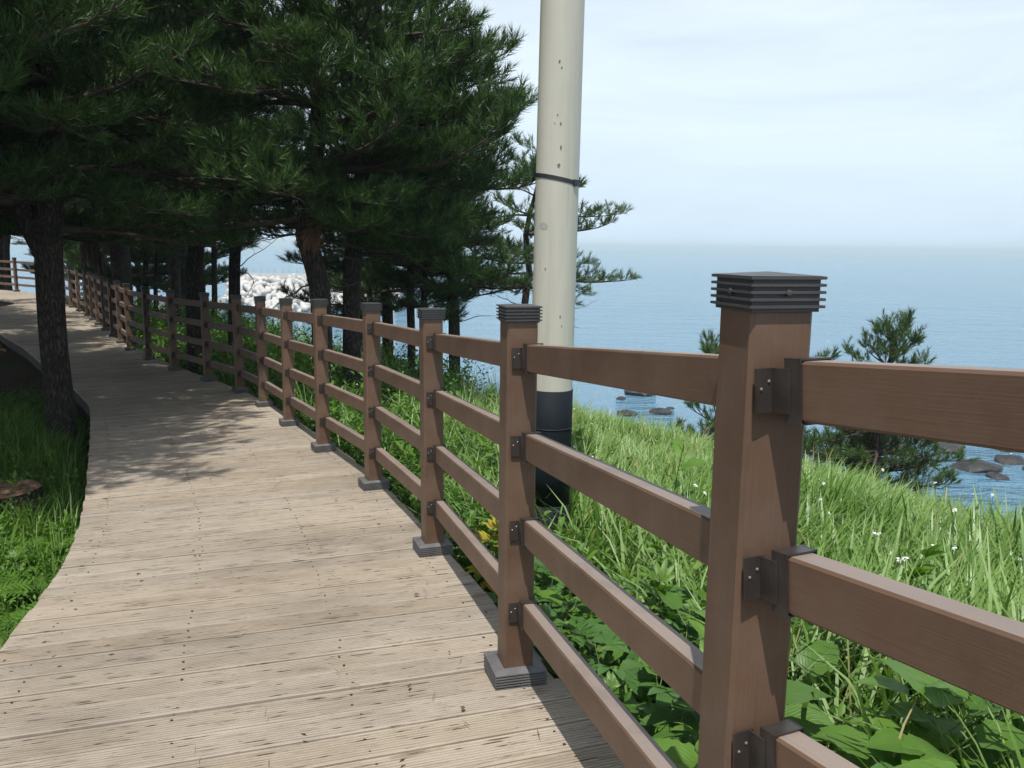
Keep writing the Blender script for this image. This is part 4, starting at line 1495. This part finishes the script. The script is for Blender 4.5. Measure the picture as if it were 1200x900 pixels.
undergrowth('fence_undergrowth', 2600, (-9, 4), (0.6, 14), lambda x, y, u: (u > 0.2) & (u < 1.9) & (y > 0.5), (0.20, 0.46), (0.05, 0.12), 'under',
            'dense low leafy undergrowth along the seaward foot of the fence', 12)
undergrowth('slope_undergrowth', 4200, (-16, -0.6), (6, 27), lambda x, y, u: (u > 0.3) & (u < 5.0), (0.3, 0.85), (0.07, 0.16), 'under',
            'bright leafy ground cover on the slope behind the shaded fence', 13, tiny=True)
undergrowth('inner_undergrowth', 4200, (-7, -1.0), (1.5, 12), lambda x, y, u: (inland(x, y) > 0.05) & (u > -5) & in_view(x, y, 0.2), (0.08, 0.30), (0.03, 0.07), 'under',
            'low creeping leaves under the pines along the inner edge', 14, tiny=True)

# ------------------------------------------------------------------ individual plants
def leaf_mesh(name, L, W, prof, segs=9, fold=0.18, droop=0.5, serr=0.0, mat='bigleaf'):
    """one broad leaf along +x from the origin"""
    mb = MB()
    rows = []
    for i in range(segs + 1):
        t = i / segs
        w = W / 2 * prof(t)
        if serr and 0 < i < segs:
            w *= 1 + (serr if i % 2 else -serr)
        z = -droop * L * t * t * 0.5 + 0.10 * L * t
        x = L * t * (1 - 0.08 * t * droop)
        rows.append([(x, -w, z + fold * w), (x, -w * .5, z + fold * w * .62), (x, 0, z), (x, w * .5, z + fold * w * .62), (x, w, z + fold * w)])
    V, Fs, U = [], [], []
    for r in rows: V += r
    for i in range(segs):
        for k in range(4):
            f = (i * 5 + k, i * 5 + k + 1, i * 5 + 6 + k, i * 5 + 5 + k)
            Fs.append(f)
            U.append([(0.25 * (q % 5), (q // 5) / segs) for q in f])
    mb.add(V, Fs, U)
    me = mb.mesh(name, True)
    me.materials.append(M[mat])
    return me
heart = lambda t: (0.55 + 1.6 * t) if t < 0.28 else max(0.0, 1.0 * (1 - ((t - 0.28) / 0.72) ** 1.9))
ovate = lambda t: math.sin(math.pi * min(1, t ** 0.75)) ** 0.8 if 0 < t < 1 else 0.0
lance = lambda t: math.sin(math.pi * t ** 0.85) if 0 < t < 1 else 0.0

def lobed_mesh(name, L, lobes, mat):
    """deeply cut leaf: narrow lobes fanning from the stalk"""
    mb = MB()
    for (a, l, w) in lobes:
        c, s = math.cos(a), math.sin(a)
        rows = []
        seg = 5
        for i in range(seg + 1):
            t = i / seg
            ww = L * w / 2 * (0.35 + 1.3 * t if t < 0.45 else max(0, 0.935 * (1 - ((t - 0.45) / 0.55) ** 1.8)))
            if i in (2, 4): ww *= 1.18
            x = L * l * t; z = 0.12 * L * t - 0.35 * L * t * t * l
            rows.append([(x * c + ww * s, x * s - ww * c, z + ww * .25), (x * c, x * s, z), (x * c - ww * s, x * s + ww * c, z + ww * .25)])
        V, Fs, U = [], [], []
        for r in rows: V += r
        for i in range(seg):
            for k in range(2):
                f = (i * 3 + k, i * 3 + k + 1, i * 3 + 4 + k, i * 3 + 3 + k)
                Fs.append(f); U.append([(0.5 * (q % 3), (q // 3) / seg) for q in f])
        mb.add(V, Fs, U)
    me = mb.mesh(name, True)
    me.materials.append(M[mat])
    return me

LEAF_BIG = [leaf_mesh('leaf', 0.17, 0.135, heart, 11, 0.2, 0.55, 0.04), leaf_mesh('leaf', 0.20, 0.15, heart, 11, 0.12, 0.9, 0.05), leaf_mesh('leaf', 0.14, 0.10, heart, 11, 0.3, 0.3, 0.05)]
LEAF_PALM = [lobed_mesh('leaf', 0.16, [(-1.5, .6, .33), (-.75, .85, .36), (0, 1, .38), (.75, .85, .36), (1.5, .6, .33)], 'darkleaf'),
             lobed_mesh('leaf', 0.14, [(-1.3, .6, .36), (-.6, .9, .36), (0, 1, .4), (.6, .9, .36), (1.3, .6, .36)], 'darkleaf')]
LEAF_MUG = [lobed_mesh('leaf', 0.11, [(-.95, .62, .26), (-.45, .85, .26), (0, 1, .28), (.45, .85, .26), (.95, .62, .26)], 'weed'),
            lobed_mesh('leaf', 0.09, [(-.8, .7, .3), (0, 1, .34), (.8, .7, .3)], 'weed')]
LEAF_YEL = [lobed_mesh('leaf', 0.11, [(-.95, .62, .3), (-.45, .85, .3), (0, 1, .32), (.45, .85, .3), (.95, .62, .3)], 'yellow')]
LEAF_LAN = [leaf_mesh('leaf', 0.15, 0.05, lance, 6, 0.25, 0.7, 0.03, 'weed'), leaf_mesh('leaf', 0.11, 0.04, lance, 6, 0.3, 0.5, 0.03, 'weed')]

def weed(name, label, group, cat, h, nleaf, leaves, seed, stalk=0.03, el=(0.05, 0.9), s=(0.8, 1.2), lean=0.15, start=0.12):
    r = random.Random(seed)
    root = empty(name)
    tag(root, label, cat, group)
    lx, ly = r.uniform(-lean, lean), r.uniform(-lean, lean)
    def at(t): return Vector((lx * t * t * h * 2, ly * t * t * h * 2, h * t))
    mb = MB()
    mb.tube([at(i / 6) for i in range(7)], [0.0045 * (1 - 0.6 * i / 6) for i in range(7)], 5)
    a = r.uniform(0, 6)
    for k in range(nleaf):
        t = start + (1 - start) * (k + 0.5) / nleaf
        a += 2.4 + r.uniform(-.4, .4)
        e = el[0] + (el[1] - el[0]) * t ** 2 + r.uniform(-.2, .2)
        p0 = at(t)
        st = stalk * r.uniform(.7, 1.4) * (1.2 - .6 * t)
        d = Vector((math.cos(a) * math.cos(.6), math.sin(a) * math.cos(.6), math.sin(.6)))
        p1 = p0 + d * st
        mb.tube([p0, (p0 + p1) / 2 + Vector((0, 0, -.004)), p1], [0.0022, 0.0018, 0.0014], 4, False)
        o = link(bpy.data.objects.new('leaf', leaves[k % len(leaves)]), root)
        o.location = p1
        o.rotation_euler = (r.uniform(-.35, .35), -e, a)
        sc_ = r.uniform(*s) * (1.15 - 0.45 * t)
        o.scale = (sc_, sc_, sc_)
    mb.build('stem', M['stem'], root)
    return root

def place(proto, first, x, y, s, rz, label=None, group=None):
    o = proto if first else copy_tree(proto)
    o.location = (x, y, gz(x, y) - 0.02)
    o.scale = (s, s, s)
    o.rotation_euler = (random.uniform(-.1, .1), random.uniform(-.1, .1), rz)
    if label: o['label'] = label
    if group: o['group'] = group
    return o

# spots along the fence: give distance along the line (by y) and how far seaward
def seaward(y, u):
    i = int(np.argmin(np.abs(LINE[:, 1] - y)))
    d = LINE[min(i + 1, len(LINE) - 1)] - LINE[i - 1]
    d = d / np.linalg.norm(d)
    q = LINE[i] + np.array([d[1], -d[0]]) * u
    return float(q[0]), float(q[1])

rr = random.Random(77)
gm = 'lobed-leaf weeds behind the fence'
mug = [weed('mugwort', 'leafy green weed with deeply cut leaves behind the fence', gm, 'weed', 0.52, 20, LEAF_MUG, 300 + i, 0.03, (0.0, 1.0), (0.85, 1.25)) for i in range(3)]
used = [False] * 3
spots = []
for k in range(70):
    y = 2.0 + 10.0 * (rr.random() ** 1.3)
    spots.append((*seaward(y, rr.uniform(0.28, 1.5)), rr.uniform(0.75, 1.25)))
for k, (x, y, s) in enumerate(spots):
    j = k % 3
    place(mug[j], not used[j], x, y, s, rr.uniform(0, 6.28)); used[j] = True

gl = 'narrow-leaf weeds behind the fence'
lan = [weed('narrow_leaf_weed', 'upright weed with narrow pointed leaves behind the fence', gl, 'weed', 0.62, 22, LEAF_LAN, 330 + i, 0.02, (0.1, 1.0), (0.9, 1.3)) for i in range(2)]
used = [False] * 2
for k in range(34):
    y = 1.4 + 9.5 * rr.random()
    x, y = seaward(y, rr.uniform(0.35, 2.2)); j = k % 2
    place(lan[j], not used[j], x, y, rr.uniform(0.7, 1.2), rr.uniform(0, 6.28)); used[j] = True

gb = 'broad-leaf plants at the foot of the fence'
big = [weed('broad_leaf_plant', 'plant with large heart-shaped serrated leaves at the fence foot', gb, 'plant', 0.52, 11, LEAF_BIG, 350 + i, 0.10, (-0.15, 0.6), (0.85, 1.25), 0.25) for i in range(3)]
used = [False] * 3
for k, (y, u, s) in enumerate([(1.55, 0.35, 1.05), (1.85, 0.30, 1.1), (2.15, 0.5, 1.0), (1.35, 0.55, 1.15), (1.75, 0.75, 1.1), (1.1, 0.45, 1.1), (1.2, 0.95, 1.2), (1.45, 1.15, 1.15), (2.3, 0.85, .95), (0.9, 0.75, 1.1), (1.6, 1.45, 1.2), (2.75, 0.35, .8), (3.3, 0.3, .7), (1.05, 1.3, 1.1), (0.8, 1.1, 1.1), (1.95, 0.62, 1.1), (1.68, 0.25, 1.0), (2.1, 0.24, .9), (2.45, 0.5, 1.0), (1.4, 0.85, 1.15), (2.6, 0.2, .75), (1.9, 1.0, 1.1), (2.3, 1.2, 1.0)]):
    x, y = seaward(y, u); j = k % 3
    place(big[j], not used[j], x, y, s, rr.uniform(0, 6.28)); used[j] = True
gp = 'dark palm-lobed plants at the foot of the fence'
pal = [weed('lobed_leaf_vine', 'dark green plant with palm-shaped lobed leaves at the fence foot', gp, 'plant', 0.50, 11, LEAF_PALM, 370 + i, 0.09, (-0.1, 0.6), (0.85, 1.25), 0.25) for i in range(2)]
used = [False] * 2
for k, (y, u, s) in enumerate([(2.05, 0.25, 1.0), (2.4, 0.3, 1.0), (2.95, 0.24, .9), (3.35, 0.22, .8), (1.7, 0.5, 1.0), (2.6, 0.65, 1.0), (3.6, 0.5, .9), (3.3, 0.13, .62), (1.9, 0.42, 1.0), (2.2, 0.75, 1.0), (2.85, 0.5, .95), (3.15, 0.4, .9), (1.5, 0.25, 1.0), (2.5, 0.95, 1.0)]):
    x, y = seaward(y, u); j = k % 2
    place(pal[j], not used[j], x, y, s, rr.uniform(0, 6.28)); used[j] = True
yl = weed('yellowing_weed', 'weed turning yellow and orange between the fence and the pole', None, 'weed', 0.62, 18, LEAF_YEL, 390, 0.03, (0.0, 1.0), (0.9, 1.3))
place(yl, True, -0.16, 3.95, 1.0, 0.5)
yl2 = copy_tree(yl)
place(yl2, True, -0.05, 4.25, 1.15, 2.5)
yl2['label'] = 'taller yellowing weed close to the foot of the pole'
# tall leafy stalk poking out of the bank grass
tl = weed('tall_leafy_weed', 'tall stalk with drooping broad leaves poking out of the bank grass', None, 'weed', 0.95, 14, LEAF_LAN + LEAF_BIG[2:], 395, 0.03, (-0.1, 0.8), (1.0, 1.4))
place(tl, True, 0.80, 4.15, 1.05, 0.3)

# white wildflowers standing in the bank grass
def flower():
    root = empty('white_wildflower')
    tag(root, 'small white wildflower standing in the bank grass', 'flower', 'white wildflowers in the bank grass')
    mb = MB()
    h = 0.62
    mb.tube([(0, 0, 0), (0.02, 0, h * .5), (0.0, 0.02, h)], [.0022, .002, .0015], 4)
    mb.build('stem', M['stem'], root)
    mb = MB()
    g = random.Random(4)
    for k in range(9):
        a, q = g.uniform(0, 6.28), g.uniform(0, 0.016)
        c = Vector((q * math.cos(a), q * math.sin(a) + .02, h + g.uniform(-.004, .008)))
        r0 = g.uniform(.004, .0068)
        pts = [c + Vector((r0 * math.cos(t) , r0 * math.sin(t), g.uniform(-.002, .003))) for t in [i * math.pi / 3 for i in range(6)]] + [c + Vector((0, 0, .004))]
        mb.add(pts, [(i, (i + 1) % 6, 6) for i in range(6)])
    mb.build('flower_head', M['petal'], root)
    return root
fl = flower()
first = True
k = 0
while k < 64:
    if rr.random() < 0.62:
        x, y = rr.gauss(2.0, 0.6), rr.gauss(3.9, 0.7)
    else:
        x, y = seaward(rr.uniform(4, 9), rr.uniform(0.8, 3.0))
    u, _ = side([x], [y])
    if u[0] < 0.7: continue
    o = fl if first else copy_tree(fl)
    first = False
    o.location = (x, y, gz(x, y)); o.rotation_euler = (rr.uniform(-.2, .2), rr.uniform(-.2, .2), rr.uniform(0, 6.28))
    s = rr.uniform(0.75, 1.05); o.scale = (s, s, s)
    k += 1

# ferns by the inner edge
def frond_mesh(L, n=15, droop=0.7):
    mb = MB()
    pts = []
    for i in range(n + 1):
        t = i / n
        pts.append(Vector((L * (t - 0.12 * t * t * droop), 0, L * (0.55 * t - 0.75 * droop * t * t))))
    mb.tube(pts, [0.0022 * (1 - .7 * i / n) for i in range(n + 1)], 4, False)
    for i in range(2, n):
        t = i / n
        w = 0.30 * L * math.sin(math.pi * min(1, (t * 0.9 + 0.18))) ** 0.9
        for s in (-1, 1):
            d = Vector((0.35 * w, s * w, -0.12 * w))
            b = pts[i]; e = (pts[i] - pts[i - 1]) * 0.42
            mid = b + d * 0.5
            mb.add([b - e, b + e, mid + e * .8 + Vector((0, 0, .004)), mid - e * .8 + Vector((0, 0, .004)), b + d], [(0, 1, 2, 3), (3, 2, 4)])
    me = mb.mesh('frond'); me.materials.append(M['fern'])
    return me
FR = [frond_mesh(0.30), frond_mesh(0.36, 17, 0.9), frond_mesh(0.24, 13, 0.5)]
def fern(x, y, s, label, seed):
    r = random.Random(seed)
    root = empty('fern', (x, y, gz(x, y) + 0.10))
    tag(root, label, 'fern', 'ferns along the inner edge')
    for k in range(8):
        o = link(bpy.data.objects.new('frond', FR[k % 3]), root)
        o.rotation_euler = (r.uniform(-.2, .2), r.uniform(-.35, .1), k * 0.785 + r.uniform(-.2, .2))
    root.scale = (s, s, s)
    return root
fern(-2.40, 4.12, 1.25, 'bright fern leaning out from under the boardwalk edge', 1)
fern(-2.24, 3.55, 1.3, 'pale green fern arching beside the lower boardwalk edge', 2)
fern(-2.66, 3.9, 1.15, 'light fern set back from the boardwalk edge among grass', 3)
fern(-2.80, 4.75, 1.2, 'fern growing just below the grass by the tree stump', 4)
fern(-2.02, 2.98, 1.1, 'small fern where the boardwalk edge meets low weeds', 5)

# weeds on the inner side
gi = 'leafy weeds along the inner edge'
for k in range(26):
    y = rr.uniform(2.4, 7.2)
    i = int(np.argmin(np.abs(LEFTC[:, 1] - y)))
    x = float(LEFTC[i, 0]) - rr.uniform(0.12, 1.3)
    o = place((mug + lan)[k % 5], False, x, y, rr.uniform(0.38, 0.7), rr.uniform(0, 6.28), 'low leafy weed in the grass along the inner boardwalk edge', gi)

# tree stump and a grey stone by the inner edge
def stump():
    x, y = -3.58, 5.60
    z = gz(x, y)
    root = empty('tree_stump', (x, y, z - 0.05))
    tag(root, 'sawn tree stump with reddish cut top among the inner grass', 'stump')
    g = random.Random(2)
    n = 26
    prof = [1 + 0.10 * math.sin(2 * t + 1) + 0.06 * math.sin(5 * t) + g.uniform(-.03, .03) for t in [i * 2 * math.pi / n for i in range(n)]]
    mb = MB()
    v, f = [], []
    hs = [(0, .36), (.08, .29), (.18, .255), (.285, .25)]
    for (h, r) in hs:
        for k in range(n):
            a = 2 * math.pi * k / n
            v.append((r * prof[k] * math.cos(a), r * prof[k] * math.sin(a), h + (0.012 * math.sin(3 * a) if h > .2 else 0)))
    for i in range(3):
        for k in range(n):
            f.append((i * n + k, i * n + (k + 1) % n, (i + 1) * n + (k + 1) % n, (i + 1) * n + k))
    mb.add(v, f)
    mb.build('bark', M['bark'], root, True)
    mb = MB()
    v, f = [], []
    for (q, dz) in ((1.0, 0.0), (.92, .012), (.6, .006), (.3, .014)):
        for k in range(n):
            a = 2 * math.pi * k / n
            v.append((.25 * q * prof[k] * math.cos(a), .25 * q * prof[k] * math.sin(a), .285 + 0.012 * math.sin(3 * a) * q + dz + g.uniform(-.006, .006) * (q < .95)))
    v.append((0, 0, .295))
    for i in range(3):
        for k in range(n):
            f.append((i * n + k, i * n + (k + 1) % n, (i + 1) * n + (k + 1) % n, (i + 1) * n + k))
    for k in range(n):
        f.append((3 * n + k, 3 * n + (k + 1) % n, 4 * n))
    mb.add(v, f)
    mb.build('cut_top', M['cut'], root)
stump()

def rock_mesh(name, seed, sub=3, flat=0.55, mat='rock', rough=0.35):
    bm = bmesh.new()
    bmesh.ops.create_icosphere(bm, subdivisions=sub, radius=1.0)
    g = np.random.default_rng(seed)
    ax = g.normal(size=(9, 3)); ax /= np.linalg.norm(ax, axis=1)[:, None]
    off = g.uniform(0.55, 0.9, 9)
    ph = g.uniform(0, 6, 6)
    for v in bm.verts:
        p = np.array(v.co)
        for a, o_ in zip(ax, off):
            d = p @ a
            if d > o_: p = p - a * (d - o_) * 0.9
        nse = math.sin(p[0] * 4 + ph[0]) * math.sin(p[1] * 5 + ph[1]) * math.sin(p[2] * 4 + ph[2]) + 0.5 * math.sin(p[0] * 9 + ph[3]) * math.sin(p[1] * 10 + ph[4])
        p = p * (1 + rough * 0.25 * nse)
        v.co = (p[0], p[1] * 0.8, p[2] * flat)
    me = bpy.data.meshes.new(name)
    bm.to_mesh(me); bm.free()
    me.materials.append(M[mat])
    return me
st_ = link(bpy.data.objects.new('stone', rock_mesh('stone', 3, 3, 0.7, 'stone')))
st_.location = (-4.25, 6.3, gz(-4.25, 6.3) + 0.12); st_.scale = (0.26, 0.24, 0.24)
tag(st_, 'rounded grey stone behind the sawn tree stump', 'stone')

# ------------------------------------------------------------------ shore rocks
def on_sea(px, py):
    d = _F + _R2 * ((px - 600) / 980.0) - _U2 * ((py - 450) / 980.0)
    t = -ZC / d.z
    return d.x * t, d.y * t
RK = [rock_mesh('shore_rock', 20 + i, 3, 0.5) for i in range(5)]
gr_ = 'dark rocks along the shore below'
rocks = [(752, 461, 1.7, 'lone rounded dark rock awash off the shore'), (728, 468, 0.5, 'tiny dark rock beside the lone rounded one'), (775, 484, 0.9, 'flat dark rock close to the grass line'), (785, 479, 0.35, None), (735, 486, .8, None)]
for i, (px, py, s, lab) in enumerate(rocks):
    x, y = on_sea(px, py)
    o = link(bpy.data.objects.new('shore_rock', RK[i % 5]))
    o.location = (x, y, 0.0 + 0.05 * s); o.scale = (s, s * 1.2, s * 0.8); o.rotation_euler = (0, 0, i * 1.7)
    tag(o, lab or 'dark rock breaking the surface near the shore', 'rock', None if lab else 'rocks awash near the shore')
g = random.Random(31)
for i in range(46):
    px, py = g.uniform(1000, 1260), g.uniform(488, 560)
    if i % 5 == 0: px, py = g.uniform(860, 1040), g.uniform(480, 510)
    x, y = on_sea(px, py)
    s = g.uniform(0.4, 1.5)
    o = link(bpy.data.objects.new('shore_rock', RK[i % 5]))
    o.location = (x, y, 0.0 + g.uniform(-.15, .25) * s); o.scale = (s, s * g.uniform(.8, 1.3), s * g.uniform(.5, .9)); o.rotation_euler = (g.uniform(-.2, .2), g.uniform(-.2, .2), g.uniform(0, 6))
    tag(o, 'black rock in the rocky shore below the grassy ledge', 'rock', 'black rocks of the shore below the ledge')

# ------------------------------------------------------------------ breakwater
def tetrapod_mesh():
    mb = MB()
    dirs = [Vector((0, 0, 1)), Vector((0.9428, 0, -1 / 3)), Vector((-0.4714, 0.8165, -1 / 3)), Vector((-0.4714, -0.8165, -1 / 3))]
    for d in dirs:
        mb.tube([d * 0.0, d * 0.35, d * 1.15, d * 1.32, d * 1.38], [0.56, 0.52, 0.37, 0.30, 0.16], 9)
    me = mb.mesh('tetrapod', True); me.materials.append(M['concrete'])
    return me

def build_breakwater():
    # runs roughly across the view, about 150 m off
    d0 = 156.0
    xa, xb = -52.5, -12.0
    xb = -20.0
    root = empty('breakwater', ((xa + xb) / 2, d0 + 6, 0))
    tag(root, 'pale concrete breakwater wall with a thin handrail on top', 'breakwater')
    def rel(x, y, z): return (x - (xa + xb) / 2, y - (d0 + 6), z)
    mb = MB()
    xb = -20.0
    L = xb - xa + 2
    mb.box(rel((xa + xb) / 2 - 1, d0 + 6, 2.6), (L, 6, 6.2))
    mb.build('wall', M['concrete'], root)
    mb = MB()
    mb.box(rel((xa + xb) / 2 - 1, d0 + 3.5, 5.95), (L, 0.8, 0.55))
    mb.build('parapet', M['concrete'], root)
    pm = MB(); pm.box((0, 0, 0.55), (0.10, 0.10, 1.1)); pm = pm.mesh('handrail_post'); pm.materials.append(M['rail_metal'])
    x = xa - 2
    while x < xb - 0.5:
        o = link(bpy.data.objects.new('handrail_post', pm), root); o.location = rel(x, d0 + 3.5, 6.22)
        x += 1.35
    mb = MB()
    mb.tube([rel(xa - 3, d0 + 3.5, 7.2), rel(xb - 0.5, d0 + 3.5, 7.2)], [0.035, 0.035], 6)
    mb.build('handrail', M['rail_metal'], root)
    tm = tetrapod_mesh()
    g = random.Random(8)
    for row in range(6):
        n = 24
        for k in range(n):
            x = xa + (k + 0.5 + g.uniform(-.3, .3)) * (32.0 / n) + (0.6 if row % 2 else 0)
            f = row / 5
            z = 0.5 + f * 4.3 + g.uniform(-.3, .3)
            y = d0 - 7.0 + f * 8.6 + g.uniform(-.4, .4)
            o = link(bpy.data.objects.new('tetrapod', tm))
            o.location = (x, y, z)
            s = g.uniform(1.0, 1.22); o.scale = (s, s, s)
            o.rotation_euler = (g.uniform(0, 6.28), g.uniform(0, 6.28), g.uniform(0, 6.28))
            tag(o, 'white concrete tetrapod piled against the breakwater', 'tetrapod', 'tetrapods piled on the breakwater')
    # low quay at the harbour side
    q = MB()
    q.box((0, 0, 0.9), (36, 5, 2.2))
    q.box((0, -1.6, 2.15), (36, 0.5, 0.3))
    quay = q.build('quay_wall', M['concrete2'])
    quay.location = (-68, 148, 0)
    tag(quay, 'low grey concrete quay beyond the harbour water', 'quay')
build_breakwater()

# ------------------------------------------------------------------ litter on the boards
def build_litter():
    M['litter'] = foliage('dry_litter', [(0.05, 0.034, 0.022), (0.10, 0.065, 0.036), (0.17, 0.115, 0.06)], 0.8, 0.05, (1, .9, .7))
    g = np.random.default_rng(55)
    xy = scatter(900, (-9, 0.6), (1.2, 14), lambda x, y, u: (u < 0.08) & (inland(x, y) < -0.04), g)
    # more of it along the two edges
    u, _ = side(xy[:, 0], xy[:, 1]); v = inland(xy[:, 0], xy[:, 1])
    keep = (u > -0.22) | (v > -0.22) | (g.random(len(xy)) < 0.32)
    xy = xy[keep]
    n = len(xy)
    z = zdeck(xy[:, 1]) + 0.0045
    az = g.uniform(0, 6.28, n)
    needle = g.random(n) < 0.6
    L = np.where(needle, g.uniform(0.03, 0.075, n), g.uniform(0.012, 0.03, n))
    W = np.where(needle, g.uniform(0.0015, 0.0028, n), L * g.uniform(0.35, 0.7, n))
    D = np.stack([np.cos(az), np.sin(az), g.uniform(0.0, 0.12, n)], 1)
    ups = np.tile(np.array([0, 0, 1.0]), (n, 1)) + g.normal(size=(n, 3)) * 0.15
    V, Fc = tiny_leaves(np.column_stack([xy, z]), D, ups, L, W, 0.0)
    o = np_mesh('leaf_litter', V, Fc, M['litter'])
    tag(o, 'dry pine needles and leaf bits lying on the boards', 'litter', kind='stuff')
build_litter()

# ------------------------------------------------------------------ sea haze
def build_haze():
    mb = MB()
    mb.box((0, 0, 9.0), (36000, 36000, 26.0))
    m = bpy.data.materials.new('sea_haze')
    m.use_nodes = True
    n, l = m.node_tree.nodes, m.node_tree.links
    n.clear()
    out = n.new('ShaderNodeOutputMaterial')
    v = n.new('ShaderNodeVolumePrincipled')
    v.inputs['Color'].default_value = (0.75, 0.92, 1.0, 1)
    v.inputs['Density'].default_value = 0.0006
    v.inputs['Anisotropy'].default_value = -0.25
    l.new(v.outputs['Volume'], out.inputs['Volume'])
    o = mb.build('haze', m)
    tag(o, 'pale sea haze blurring the horizon', 'haze', kind='stuff')
build_haze()
